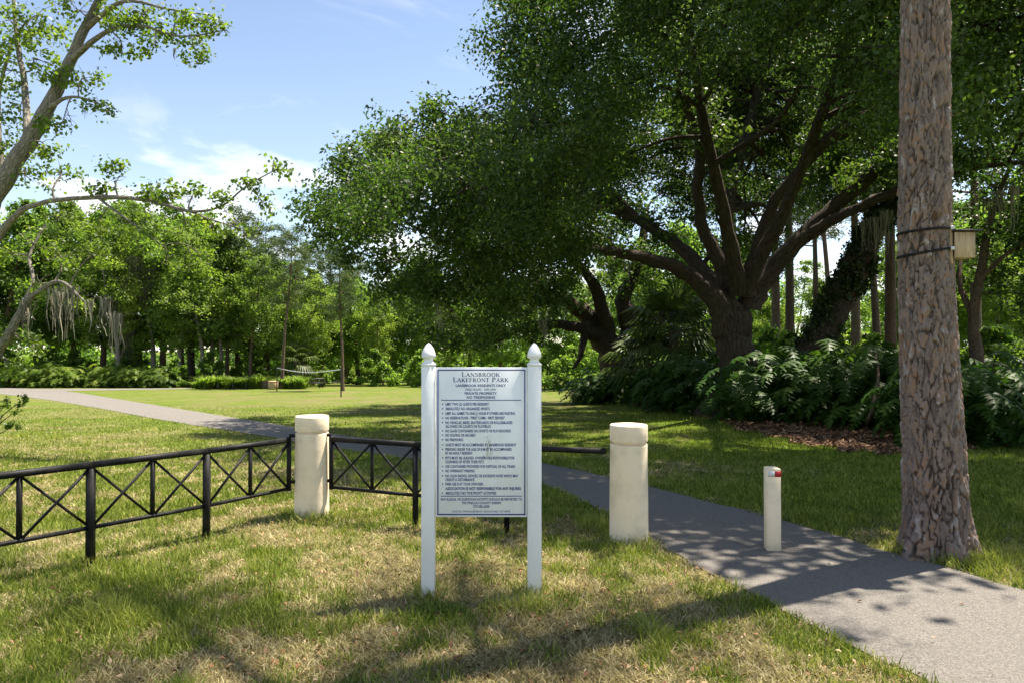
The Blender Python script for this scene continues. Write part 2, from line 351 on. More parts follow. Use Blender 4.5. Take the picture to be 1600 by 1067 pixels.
A2 = edge([(-300, 613), (-60, 612.5), (60, 611.3), (150, 609.8), (230, 608.6), (300, 607.3)]); B2 = edge([(-300, 607), (-60, 607), (60, 607), (150, 606.9), (230, 606.5), (300, 606)])
ribbon('far_path', A2, B2, ASPHALT, .013, 4)
ribbon('far_path', edge([(505, 597.5), (535, 597), (570, 596.5)]), edge([(515, 594.8), (540, 594.4), (575, 594)]), ASPHALT, .013, 3)
PATHPOLY = np.concatenate((EA[:, :2], EB[::-1, :2]))
MF = edge([(895, 612), (960, 627), (1040, 640), (1120, 655), (1180, 675), (1260, 692), (1340, 704), (1420, 708), (1500, 698), (1580, 692), (1700, 694), (1900, 700)], 8)
MF = jit(MF, 8, .5); MBK = np.stack((np.linspace(3, 26, len(MF)), np.linspace(34, 24, len(MF)), np.zeros(len(MF))), 1)
ribbon('mulch_bed', MF, MBK, MULCH, .008, 24)
MPOLY = np.concatenate((MF[:, :2], MBK[::-1, :2]))

def dryness(x, y):
    x = np.asarray(x, float); y = np.asarray(y, float)
    d = .17 + fbm(x * .55 + 3, y * .55, 21, 4) * .52 + .55 * (fbm(x * 2.3, y * 2.3, 31, 3) - .5) + .5 * (fbm(x * 6.1, y * 6.1, 37, 2) - .5)
    near = np.exp(-((x - .9) / 1.5) ** 2 - ((y - 3.5) / 1.3) ** 2) * .22 + np.exp(-((x - .1) / 2.2) ** 2 - ((y - 3.1) / .55) ** 2) * .20 + np.exp(-((x + .5) / 1.6) ** 2 - ((y - 5.1) / .9) ** 2) * .18 + .02 * (y < 9) * sstep(9, 6, y)
    shade = -.30 * sstep(1.5, 4, x - (y - 5) * .05) * sstep(5, 8, y)      # deep green of the shaded lawn beyond the path, put into the turf colour
    mid = .12 * np.exp(-((x + 9) / 9) ** 2 - ((y - 33) / 7) ** 2)
    return np.clip(d + near + shade + mid, 0, 1)
gx = np.unique(np.concatenate((np.arange(-8, 8, .25), np.arange(-30, 30, .75), np.arange(-160, 161, 8), np.array((-1200., -700, -400, -250, 250, 400, 700, 1200))))); gy = np.unique(np.concatenate((np.arange(1.5, 12, .25), np.arange(-20, 50, .75), np.arange(50, 240, 6), np.array((300., 420, 600, 900, 1400)))))
X, Y = np.meshgrid(gx, gy, indexing='ij'); nx, ny = X.shape
i, j = np.meshgrid(np.arange(nx - 1), np.arange(ny - 1), indexing='ij'); i, j = i.ravel(), j.ravel()
me = mesh_np('lawn', np.stack((X, Y, gh(X, Y)), -1).reshape(-1, 3), [np.stack((i * ny + j, (i + 1) * ny + j, (i + 1) * ny + j + 1, i * ny + j + 1), 1)], LAWN, True, {'dry': ('POINT', dryness(X, Y))})
tag(link('lawn', me), None, None, None, 'structure')

# ------------------------------------------------------------------ grass
BASES = [(-1.85, 6.35, .24), (.95, 5.57, .23), (-.53, 4.36, .13), (.14, 4.36, .14), (3.42, 5.0, .42), (3.24, 5.22, .42), (-.855, 6.06, .1), (-2.515, 5.635, .1), (-3.035, 4.93, .1), (-.045, 5.85, .1)]
def blades(cnt, y0, y1, power, wscale, hscale, seg, seed):
    rg = np.random.default_rng(seed); u = rg.random(cnt); q = 1 - power
    y = (y0 ** q + u * (y1 ** q - y0 ** q)) ** (1 / q); x = rg.uniform(-1, 1, cnt) * (.80 * y + 1.7)
    keep = ~inside(PATHPOLY, x + rg.normal(size=cnt) * .022, y + rg.normal(size=cnt) * .022) & ~inside(MPOLY, x, y); x, y = x[keep], y[keep]
    d = dryness(x, y); clump = fbm(x * 4, y * 4, 51, 3); keep = rg.random(len(x)) < .45 + .9 * clump * (1.15 - .45 * d); x, y, d, clump = x[keep], y[keep], d[keep], clump[keep]
    m_ = len(x); isdry = rg.random(m_) < sstep(.30, .70, d + .5 * (clump - .5))
    tuft = sstep(.70, .82, fbm(x * 1.3 + 9, y * 1.3, 77, 3))                  # greener, taller tufts
    for bx, by_, br in BASES: tuft = np.maximum(tuft, np.exp(-((x - bx) ** 2 + (y - by_) ** 2) / br ** 2) * (.4 + .6 * clump))
    isdry &= rg.random(m_) > tuft
    hgt = hscale * (.6 + .8 * rg.random(m_)) * (1 + .9 * tuft) * np.where(isdry, .75, 1.) * (.7 + .6 * clump); wid = wscale * rg.uniform(.7, 1.3, m_)
    lean = np.where(isdry, rg.uniform(.7, 2.2, m_), rg.uniform(.15, 1.1, m_)); a = rg.uniform(0, 2 * math.pi, m_); b = rg.uniform(0, 2 * math.pi, m_)
    L = np.stack((np.cos(a), np.sin(a), 0 * a), 1); Wd = np.stack((np.cos(b), np.sin(b), 0 * b), 1) * wid[:, None]
    k = 1 / np.sqrt(1 + lean ** 2); base = np.stack((x, y, gh(x, y) - .004), 1)
    mid = base + (L * (lean * k * .35)[:, None] + np.array((0, 0, 1.)) * (.55 * np.maximum(k, .45))[:, None]) * hgt[:, None]
    tip = base + (L * (lean * k)[:, None] + np.array((0, 0, 1.)) * np.maximum(k * .92, .12)[:, None]) * hgt[:, None]
    tint = np.clip(rg.random(m_) ** 1.2 * .85 + .35 * (clump - .3) + .35 * tuft, 0, 1); dd = np.where(isdry, rg.uniform(.75, 1, m_), rg.uniform(0, .22, m_) + .12 * d)
    if seg:
        V = np.stack((base - Wd, base + Wd, mid + Wd * .75, mid - Wd * .75, tip), 1).reshape(-1, 3); o = np.arange(m_)[:, None] * 5
        return V, [o + np.array((0, 1, 2, 3)), o + np.array((3, 2, 4))], np.repeat(tint, 5), np.repeat(dd, 5)
    V = np.stack((base - Wd, base + Wd, tip), 1).reshape(-1, 3)
    return V, [np.arange(m_ * 3).reshape(-1, 3)], np.repeat(tint, 3), np.repeat(dd, 3)
for nm, ar in (('near', (400000, 2.4, 6.6, 1.5, .0032, .072, True, 3)), ('far', (350000, 6.3, 26, 1.9, .0075, .062, False, 4))):
    V, Fs, T, D = blades(*ar)
    o = link('grass', mesh_np('grass', V, Fs, BLADE, False, {'tint': ('POINT', T), 'dry': ('POINT', D)}))
    tag(o, 'short patchy turf of green and straw coloured blades around the sign' if nm == 'near' else 'mown green turf farther back beyond the path and fence', 'grass', None, 'stuff')
# fallen leaves
rg = np.random.default_rng(5); cnt = 4200
y = 2.5 + 5.5 * rg.random(cnt) ** 1.4; x = rg.uniform(-1, 1, cnt) * (.78 * y + .3)
keep = (~inside(PATHPOLY, x, y) | (rg.random(cnt) < .04)) & (rg.random(cnt) < .25 + 1.1 * sstep(.4, .8, dryness(x, y))); x, y = x[keep], y[keep]
V, Fq = leaf_quads(np.stack((x, y, gh(x, y) + rg.uniform(.012, .034, len(x))), 1), .026 * rg.uniform(.5, 1.9, len(x)), .42, 2.2, rg, .45)
tag(link('fallen_leaves', mesh_np('fallen_leaves', V, [Fq], DEADLEAF, False, {'tint': ('FACE', rg.random(len(x)))})), 'dry brown leaves lying scattered in the foreground turf', 'leaves', None, 'stuff')
# mulch chips
cnt = 26000; t = rg.random(cnt) ** 1.6; k = rg.uniform(0, len(MF) - 1.01, cnt); ki = k.astype(int); kf = (k - ki)[:, None]
A = MF[ki] * (1 - kf) + MF[ki + 1] * kf; B = MBK[ki] * (1 - kf) + MBK[ki + 1] * kf; C = A + (B - A) * (t * .5 - .012)[:, None]; C[:, 2] = gh(C[:, 0], C[:, 1]) + rg.uniform(.01, .05, cnt)
V, Fq = leaf_quads(C, .11 * rg.uniform(.5, 1.6, cnt), .3, 2.2, rg, .1)
tag(link('mulch_chips', mesh_np('mulch_chips', V, [Fq], CHIP, False, {'tint': ('FACE', rg.random(cnt))})), 'reddish brown bark mulch spread at the front of the shrub bed', 'mulch', None, 'stuff')

# ------------------------------------------------------------------ great oak
LK = 1.0
def limb_pts(L, m=5):
    p = np.array([P(a, b, c) for a, b, c, w in L]); r = np.array([w * c / F / 2 for a, b, c, w in L]) * limb_pts.k
    q = smooth_curve(p, m); rr = np.interp(np.linspace(0, len(r) - 1, len(q)), np.arange(len(r)), r)
    k = len(q); q[1:-1] += (R.random((k - 2, 3)) - .5) * rr[1:-1, None] * .35
    return q, rr
def branch_net(mb, limbs, lobes, rng, r0=.05, r1=.012, twigs=6, twk=3, jit_=.12, kmax=1e9):
    S_ = np.concatenate([q[len(q) // 4:] for q, r in limbs]); SR = np.concatenate([r[len(r) // 4:] for q, r in limbs])
    for lb in lobes:
        c = np.asarray(lb[0]); d = np.linalg.norm(S_ - c, axis=1) + .9 * np.maximum(0, S_[:, 2] - c[2] - .3); k = int(np.argmin(d)); a = S_[k]
        L_ = np.linalg.norm(c - a)
        pts = [a + (c - a) * t + (np.array((0, 0, 1)) * math.sin(math.pi * t) * L_ * .10 + (rng.random(3) - .5) * L_ * jit_ * (0 < t < 1)) for t in (0, .3, .6, 1.)]
        ra = min(SR[k] * .6, r0 * (.5 + .25 * L_)); mb.tube(smooth_curve(pts, 3), np.linspace(ra, r1, 10), 6)
        for _ in range(twigs):
            e = c + unit(rng.normal(size=3)) * np.asarray(lb[1]) * rng.uniform(.6, 1.)
            b = pts[2] + (c - pts[2]) * rng.random(); mb.tube([b, (b + e) / 2 + (rng.random(3) - .5) * .25 * np.linalg.norm(e - b), e], [r1, r1 * .7, r1 * .35], twk)
rg = np.random.default_rng(21)
limb_pts.k = .67
TRUNK = [(1150, 662, 18.9, 112), (1150, 620, 18.9, 92), (1147, 560, 18.9, 80), (1145, 510, 18.9, 80), (1148, 470, 18.9, 86)]
LIMBS = [
    [(1140, 520, 18.8, 60), (1122, 475, 18.6, 50), (1090, 440, 18.3, 40), (1050, 415, 18, 32), (985, 398, 17.5, 26), (930, 390, 17, 20), (890, 388, 16.6, 16), (820, 365, 16, 11), (740, 330, 15.6, 7)],
    [(1135, 480, 18.9, 48), (1105, 430, 19.3, 36), (1060, 385, 19.8, 28), (1000, 345, 20.2, 22), (935, 320, 20.6, 15), (860, 300, 21, 9)],
    [(1135, 450, 18.7, 46), (1125, 410, 18.6, 34), (1100, 360, 18.4, 28), (1092, 300, 18.0, 25), (1094, 230, 17.5, 21), (1070, 150, 17, 16), (1040, 60, 16.5, 10)],
    [(1150, 450, 19.2, 44), (1140, 390, 19.6, 32), (1138, 330, 20, 30), (1155, 250, 20.4, 26), (1180, 160, 20.6, 20), (1205, 40, 20.8, 14), (1210, -90, 21, 9)],
    [(1165, 460, 18.7, 44), (1180, 400, 18.3, 32), (1200, 340, 18.0, 27), (1225, 295, 17.6, 24), (1290, 225, 17.2, 22), (1335, 190, 17, 20), (1350, 90, 16.7, 14), (1375, -30, 16.4, 9)],
    [(1170, 480, 19, 58), (1200, 430, 19, 45), (1255, 370, 18.8, 38), (1320, 310, 18.6, 32), (1385, 255, 18.4, 28), (1440, 225, 18.2, 24), (1540, 150, 18, 16), (1660, 60, 17.8, 9)],
    [(1250, 375, 18.8, 30), (1310, 340, 18.3, 25), (1380, 308, 17.8, 20), (1440, 285, 17.3, 17), (1520, 262, 16.9, 14), (1620, 252, 16.5, 11), (1750, 240, 16, 7)],
    [(890, 388, 16.6, 13), (790, 405, 15.8, 10), (700, 380, 15.4, 8), (600, 330, 15, 5)],
    [(1155, 455, 18.2, 40), (1130, 330, 16.4, 28), (1090, 120, 14, 20), (1060, -150, 12, 16), (1050, -420, 10.5, 10)],
    [(1165, 450, 18.2, 40), (1230, 320, 16.2, 28), (1320, 80, 13.5, 22), (1420, -230, 11.5, 16), (1480, -560, 9.8, 10)],
    [(1000, 345, 20.2, 16), (900, 250, 20, 12), (760, 230, 19, 8), (640, 230, 18, 5)],
]
oak = thing('oak_tree', 'huge spreading live oak with many low limbs in the shrub bed', 'tree', P(1150, 660, 18.9))
oloc = np.array(oak.location)
wood = MB(); limbs = []
q, rr = limb_pts(TRUNK, 6); wood.tube(q, rr, 26, .14, 3); limbs.append((q, rr))
for k, L in enumerate(LIMBS):
    q, rr = limb_pts(L, 5); wood.tube(q, rr, 14, .12, k + 5); limbs.append((q, rr))
for k in range(9):                                           # buttress roots and fluting at the foot
    a = k * .7 + .2; b = P(1150, 662, 18.9); rt = .85
    wood.tube([b + np.array((math.cos(a) * rt * .55, math.sin(a) * rt * .55, 1.6)), b + np.array((math.cos(a) * rt * .75, math.sin(a) * rt * .75, .6)), b + np.array((math.cos(a) * rt * 1.3, math.sin(a) * rt * 1.3, -.05))], [.16, .24, .26], 9, .1, k)
SIL = [(772, -900), (768, 0), (780, 100), (745, 160), (700, 165), (650, 150), (610, 185), (560, 200), (525, 225), (512, 290), (475, 318), (458, 350), (490, 385), (545, 392), (570, 440), (590, 470), (640, 490), (690, 540), (760, 540), (850, 480), (900, 400), (930, 345), (1000, 300), (1150, 270), (1420, 240), (1500, 300), (1700, 330), (3200, 330), (3200, -900)]
lobes = []
def lobe_ok(c, r):
    return all(np.linalg.norm((c - o[0]) / np.array((1, 1, .8))) > .58 * (r + o[1][0]) for o in lobes)
HOLE = [(596, 402), (630, 352), (700, 328), (712, 352), (664, 388), (640, 402)]
def put(c, r, dens=1.):
    px, py = proj(c)
    if inside(HOLE, np.array([px + a * r * F / c[1] for a in (0, -.55, .55, 0, 0)]), np.array([py + a * r * F / c[1] for a in (0, 0, 0, -.4, .4)])).any(): return
    vis = (-60 < px < 1680) and py > -110
    ns = int(105 * dens * (r / 1.0) ** 2)
    ls = float(np.clip(.0074 * c[1], .075, .13)); ns = int(ns * min(1.7, (.118 / ls) ** 1.3))
    lobes.append((c, np.array((r, r, r * .72)), ns if vis else int(105 * dens * r * r * .5), 15 if vis else 7, .165 if vis else .26, ls if vis else .23))
# the long limb that hangs to the left of the photo
for px, py, Y_, r in [(500, 345, 15.2, .75), (545, 330, 15.4, .95), (560, 260, 15.6, .85), (600, 300, 15, 1.0), (610, 240, 15.5, .9), (655, 195, 16, .9), (650, 270, 15, 1.), (700, 220, 15.5, 1.), (725, 190, 16.5, .8), (745, 280, 14.5, 1.1), (700, 330, 15, 1.), (620, 365, 15.5, .85),
                      (560, 375, 16, .7), (600, 430, 16.5, .75), (640, 450, 16, .9), (690, 440, 15.5, 1.), (735, 400, 15, 1.), (790, 420, 14.8, 1.1), (760, 470, 15.6, .95), (700, 500, 16.5, .75), (820, 340, 14.3, 1.2), (800, 230, 14, 1.2), (815, 130, 14, 1.1), (800, 60, 14.5, .9),
                      (850, 450, 15.6, .9), (880, 370, 15, 1.), (870, 270, 14, 1.2), (900, 180, 13.5, 1.2), (860, 90, 13.8, 1.2), (830, 0, 14.5, 1.1), (930, 60, 13, 1.2), (960, 250, 15, 1.), (950, 150, 13.5, 1.1), (760, 340, 17, 1.1), (680, 270, 17.5, 1.1), (660, 400, 18, .9), (830, 500, 18, .8), (760, 520, 18.5, .7)]:
    put(P(px, py, Y_), r, .8)
for _ in range(9000):
    if len(lobes) > 330: break
    d = unit(rg.normal(size=3)); d[2] = abs(d[2]) * 1.0 - .08; s = rg.uniform(.70, 1.0)
    c = np.array((6.5, 19, 3.2)) + d * np.array((13, 12, 10.5)) * s
    if c[1] < 6.2 or c[2] < 3.2: continue
    px, py = proj(c); r = rg.uniform(.85, 1.35); rp = r * F / c[1]
    if py > -150 and px < 2300:
        if not inside(SIL, np.array([px - .75 * rp]), np.array([py])).all() and px < 1000: continue
        if px < 1000 and not inside(SIL, np.array([px, px]), np.array([py - .7 * rp, py + .6 * rp])).all(): continue
        if px < 1000 and py < 400 and not inside(SIL, np.array([px - .5 * rp]), np.array([py - .5 * rp])).all(): continue
        if c[1] < 17.5:
            if px > 960 and py + .6 * rp > 150 + 80 * (px > 1380): continue
        else:
            if px > 880 and py > 400: continue
            if px > 880 and py > 150 and rg.random() < .25: continue
            if 1220 < px < 1400 and py > 300: continue
    if c[1] < 14 and c[0] < 1.0 and c[2] > 8.5: continue                # keeps the sky open over the lawn
    gx_, gy_ = c[0] - c[2] * .404, c[1] - c[2] * .233                 # where its shadow falls
    onpath = bool(inside(PATHPOLY, np.array([gx_]), np.array([gy_]))[0])
    if not onpath and vnoise(gx_ * .42 + 5, gy_ * .42, 90) < .53: continue
    if not lobe_ok(c, r): continue
    put(c, r, .74)
for q_, r_ in limbs[1:]:                                      # sprays growing along the limbs themselves
    for k in range(len(q_) // 2, len(q_), 2):
        c = q_[k] + unit(rg.normal(size=3)) * rg.uniform(.25, .8) + np.array((0, 0, .25)); r = rg.uniform(.45, .75)
        if c[1] > 13.5 and lobe_ok(c, r * .5): put(c, r, .95)
nl0 = len(lobes)
for _ in range(4000):                                       # boughs above the view, added to shade the path
    if len(lobes) > nl0 + 50: break
    c = np.array((rg.uniform(3.5, 14), rg.uniform(7.2, 13), rg.uniform(7.5, 11.))); px, py = proj(c); r = rg.uniform(.9, 1.3)
    if py + .8 * r * F / c[1] > 60 or c[2] > 7 + .25 * (c[1] - 3) + 1.2 or not lobe_ok(c, r): continue
    gx_, gy_ = c[0] - c[2] * .404, c[1] - c[2] * .233
    if gy_ < 5.45 + .35 * max(0, 2.5 - gx_) or (not inside(PATHPOLY, np.array([gx_]), np.array([gy_]))[0] and vnoise(gx_ * .6 + 5, gy_ * .6, 90) < .5): continue
    put(c, r, 1.3)
branch_net(wood, limbs, lobes, rg, .06, .014, 5)
wood.V = [v - oloc for v in wood.V]
wood.obj('trunk', OAK_BARK, oak, True)
V_lobes = [(c - oloc, r, a, b, s, z) for c, r, a, b, s, z in lobes]
link('crown', foliage_mesh('crown', V_lobes, OAK_LEAF, .52, .45, rg), oak)

# ------------------------------------------------------------------ moss and generic hanging strands
def moss_mesh(name, anchors, rng):
    """anchors: (point, length, width)"""
    V, Fq, T = [], [], []; o = 0
    for p, L, w in anchors:
        for _ in range(max(8, int(w * 150))):
            a = p + np.array((rng.normal() * w * .5, rng.normal() * w * .35, rng.uniform(-.04, .04))); l_ = L * rng.uniform(.3, 1.) * math.exp(-((a[0] - p[0]) / (w * .7)) ** 2) ; k = 6
            ww = rng.uniform(.006, .018) * (1 + .035 * p[1]); an = rng.uniform(0, math.pi); dv = np.array((math.cos(an), math.sin(an), 0)) * ww
            cv = rng.normal(size=2) * .05 * l_
            for s in range(k + 1):
                t = s / k; c = a + np.array((cv[0] * (math.sin(t * 3) * 1.3 + .6 * math.sin(t * 9 + an * 3)) + (p[0] - a[0]) * .35 * t, cv[1] * t, -l_ * t)); f = 1 - t * .75
                V += [c - dv * f, c + dv * f]
                if s < k: Fq.append((o + 2 * s, o + 2 * s + 1, o + 2 * s + 3, o + 2 * s + 2))
            T += [rng.random()] * k; o += 2 * (k + 1)
    return mesh_np(name, V, [Fq], MOSS, False, {'tint': ('FACE', T)})
anch = [(P(px, py, Y_), L, .22) for px, py, Y_, L in [(1500, 10, 15, 1.4), (1515, -10, 15, 1.5), (1360, 205, 17, .5), (1560, 300, 16, 1.3), (1545, 310, 16.4, 1.), (1585, 290, 16, 1.2), (1385, 330, 17.5, 1.6), (1370, 340, 17.5, 1.3), (1350, 345, 17.8, 1.0), (690, 470, 16, .9), (850, 500, 16, .7), (980, 410, 17.4, .5)]]
mo = link('hanging_moss', moss_mesh('hanging_moss', [(p - oloc, L, w) for p, L, w in anch], rg), oak); mo['kind'] = 'stuff'

# ------------------------------------------------------------------ foreground pine
def pine_trunk():
    yb = 5.22; k, z1 = 190, 4.7
    prof_z = [-.06, .0, .10, .22, .45, .8, 1.4, 2.3, 3.0, 4.2, 4.7]; prof_r = [.300, .280, .256, .240, .230, .222, .206, .194, .184, .172, .168]
    cxz = [-.06, 0.1, .8, 1.55, 2.4, 3.0, 4.2, 4.7]; cxv = [3.24, 3.235, 3.22, 3.185, 3.16, 3.165, 3.175, 3.17]
    z = np.concatenate((np.arange(-.06, 3.4, .0105), np.arange(3.4, z1, .02))); a = np.arange(k) * 2 * math.pi / k
    Zg, Ag = np.meshgrid(z, a, indexing='ij'); r = np.interp(Zg, prof_z, prof_r)
    ca_, sa_ = np.cos(Ag), np.sin(Ag)
    flare = sstep(.5, 0., Zg); r = r * (1 + flare * .16 * np.cos(Ag * 5 + 1.1) + flare * .10 * np.cos(Ag * 3 + 2))
    # bark plates: cells on the unrolled surface, wrapped round the trunk
    nU = 23; u = Ag / (2 * math.pi) * nU; v = Zg / .135
    u = u + .8 * (vnoise(np.cos(Ag) * 3 + 7, Zg * 5 + np.sin(Ag) * 3, 3) - .5) + .6 * (vnoise(np.cos(Ag) * 9 + 7, Zg * 16 + np.sin(Ag) * 9, 4) - .5)
    v = v + .8 * (vnoise(np.cos(Ag) * 3 + 1, Zg * 5 + np.sin(Ag) * 3, 5) - .5) + .6 * (vnoise(np.cos(Ag) * 9 + 7, Zg * 16 + np.sin(Ag) * 9, 6) - .5)
    f1 = np.full(u.shape, 9.); f2 = f1.copy(); idv = np.zeros(u.shape); iu, iv = np.floor(u), np.floor(v)
    for du in (-1, 0, 1):
        for dv in (-1, 0, 1):
            ci, cj = iu + du, iv + dv; wi = np.mod(ci, nU)
            d = np.hypot(ci + hash2(wi, cj, 8) - u, (cj + hash2(wi, cj, 9) - v) * .50)
            new = d < f1; f2 = np.where(new, f1, np.minimum(f2, d)); idv = np.where(new, hash2(wi, cj, 10), idv); f1 = np.where(new, d, f1)
    lowz = sstep(2.2, .3, Zg); gn = fbm(np.cos(Ag) * 5 + 11, np.sin(Ag) * 5 + Zg * 6, 15, 3); wdt = (.105 + .06 * lowz) * (.4 + 1.2 * gn); gap = 1 - (1 - sstep(.05, 1., (f2 - f1) / wdt)) * (.92 + .08 * lowz) * np.clip(.35 + 1.4 * gn, 0, 1)
    f1b = np.full(u.shape, 9.); idb = np.zeros(u.shape); u2, v2 = u * 2.1 + 3, v * 2.6
    for du in (-1, 0, 1):
        for dv in (-1, 0, 1):
            ci, cj = np.floor(u2) + du, np.floor(v2) + dv; d = np.hypot(ci + hash2(ci, cj, 28) - u2, cj + hash2(ci, cj, 29) - v2); new = d < f1b; idb = np.where(new, hash2(ci, cj, 30), idb); f1b = np.where(new, d, f1b)
    idv = .45 * idv + .55 * idb
    fine = fbm(np.cos(Ag) * 14 + 30 + Zg * 3, np.sin(Ag) * 14 + Zg * 26, 12, 4)
    disp = .021 * gap * (.6 + .7 * idv) + .024 * (fine - .5)
    knot = np.exp(-((Zg - 2.93) / .07) ** 2 - ((np.mod(Ag + math.pi, 2 * math.pi) - math.pi - .1) / .3) ** 2) * .055 + np.exp(-((Zg - 1.72) / .10) ** 2 - ((Ag - 3.3) / .35) ** 2) * .03
    scar = np.exp(-((Zg - 2.55) / .045) ** 2 - ((Ag - 4.62) / .18) ** 2)
    r = r + disp - .030 + knot - .02 * scar
    cx_ = np.interp(Zg, cxz, cxv)
    V = np.stack((cx_ + r * ca_ - 3.24, r * sa_, Zg), -1); nz = len(z)
    i, j = np.meshgrid(np.arange(nz - 1), np.arange(k), indexing='ij'); i, j = i.ravel(), j.ravel(); j2 = (j + 1) % k
    Fq = np.stack((i * k + j, i * k + j2, (i + 1) * k + j2, (i + 1) * k + j), 1)
    m = N('pine_bark'); g = m.attr('gap'); pl = m.attr('tint'); p = m.obj((1, 1, .5)); a1 = m.noise(p, 38, 6, .65); a2 = m.noise(p, 11, 4)
    c = m.ramp(m.math('ADD', m.math('MULTIPLY', pl, .62), m.math('MULTIPLY', a1, .50)), [(.22, (.090, .064, .055)), (.42, (.155, .115, .101)), (.58, (.205, .160, .145)), (.67, (.26, .145, .085)), (.73, (.21, .165, .155)), (.97, (.44, .40, .38))])
    c = m.mix(m.rng(a1, .56, .74, 0, .4), c, (.36, .33, .315)); c = m.mix(m.rng(a2, .55, .75, 0, .4), c, (.24, .125, .075)); c = m.mix(m.rng(g, 0, .9, .92, 0.), c, (.026, .019, .016)); c = m.mix(m.attr('scar'), c, (.10, .045, .02))
    mat = m.done(m.bsdf(c, .88, .2, m.bump(a1, .55, .012)))
    return mesh_np('trunk', V.reshape(-1, 3), [Fq], mat, True, {'gap': ('POINT', gap), 'tint': ('POINT', idv), 'scar': ('POINT', scar * .8)}), mat
PB = np.array((3.24, 5.22, float(gh(3.24, 5.22))))
pine = thing('pine_tree', 'tall pine with plated reddish bark and a wooden box strapped on it', 'tree', PB)
pt, PINEBARK = pine_trunk(); link('trunk', pt, pine)
ub = MB(); up_ = [(-.07, 0, 4.66), (-.1, .05, 7.), (-.1, .1, 10), (0, .15, 13), (.1, .1, 16.5)]
ub.tube(smooth_curve(up_, 5), np.linspace(.172, .04, 21), 16, .05)
rg = np.random.default_rng(8); plob = []
for k in range(26):
    z = 10.2 + 6.6 * (k / 25) ** .9; a = k * 2.4 + rg.uniform(-.4, .4); L = (3.3 - (z - 10) * .36) * rg.uniform(.6, 1.1)
    e = np.array((math.cos(a) * L, math.sin(a) * L, z + .25 * L)); s0 = np.array((0, .1, z - .3)); ub.tube([s0, (s0 + e) / 2 + np.array((0, 0, -.15)), e], [.06, .04, .015], 6)
    for t in (.65, 1.): plob.append((s0 + (e - s0) * t, np.array((.85, .85, .45)), 36, 12, .13, .24))
for k in range(7):                                            # unseen lower boughs, added to dapple the foreground and soften the trunk shadow
    z = rg.uniform(7.2, 10.2); a = rg.uniform(0, 6.28); L = rg.uniform(.8, 2.1); e = np.array((math.cos(a) * L, math.sin(a) * L, z - .1)); s0 = np.array((-.08, .05, z)); ub.tube([s0, (s0 + e) / 2 + np.array((0, 0, .12)), e], [.045, .03, .012], 6)
    for t in (.6, 1.): plob.append((s0 + (e - s0) * t, np.array((.6, .6, .3)), 20, 12, .12, .22))
for k in range(7):                                            # dead stubs on the bare bole
    a, z = rg.uniform(0, 6.28), rg.uniform(5.5, 9.5); ub.tube([(0, .05, z), (math.cos(a) * .5, math.sin(a) * .5, z + .15)], [.03, .012], 5)
ub.obj('upper_trunk', PINEBARK, pine, True)
link('crown', foliage_mesh('crown', plob, PINE_LEAF, .07, .2, rg), pine)

# nest box strapped to the pine
by = 5.12
nb = thing('nest_box', 'small pale wooden nest box strapped to the pine trunk', 'nest box', P(1498, 405, by))
bl = np.array(nb.location); w_, h_, d_ = .150, .19, .15
MB().box((0, -d_ / 2, h_ / 2), (w_, .016, h_), 0, .002).obj('front_panel', BOXWOOD, nb)
MB().box((w_ / 2 - .008, .009, h_ / 2), (.016, d_, h_), 0, .002).obj('side_panel', BOXWOOD, nb)
MB().box((-w_ / 2 - .012, .01, .11), (.02, d_ * .95, .30), 0, .002).obj('back_board', BOXWOOD, nb)
MB().box((0, 0.01, .008), (w_ - .034, d_ - .02, .014)).obj('floor_panel', BOXWOOD, nb)
MB().box((0, d_ / 2 + .01, h_ / 2), (w_ - .034, .016, h_)).obj('rear_panel', BOXWOOD, nb)
MB().box((.012, -.01, h_ + .009), (w_ + .05, d_ + .06, .012), 0, .002).obj('roof', DARK, nb)
for zz, dz, q0 in ((2.46, .012, 0), (2.30, .03, 1)):
    a = np.linspace(0, 2 * math.pi, 49); cxx = 3.163; rr_ = .192 if q0 else .191
    st = MB(); pts = np.stack((cxx + rr_ * np.cos(a), 5.22 + rr_ * np.sin(a), zz + PB[2] + dz * np.cos(a)), 1)
    for i0 in range(48): st.bar(pts[i0] - bl, pts[i0 + 1] - bl, .006, .018)
    so_ = st.obj('strap', BLACK, nb)
    MB().box(np.array((cxx + .10, 5.22 - rr_ * .9, zz + PB[2] + dz * .4)) - bl, (.03, .014, .026), 0, .003).obj('buckle', SILVER, so_)
MB().tube(smooth_curve([np.array((2.96, 5.15, 2.28)) - bl, np.array((2.93, 5.05, 2.22)) - bl, np.array((2.90, 5.02, 2.14)) - bl], 4), .004, 5).obj('strap_tail', BLACK, nb)

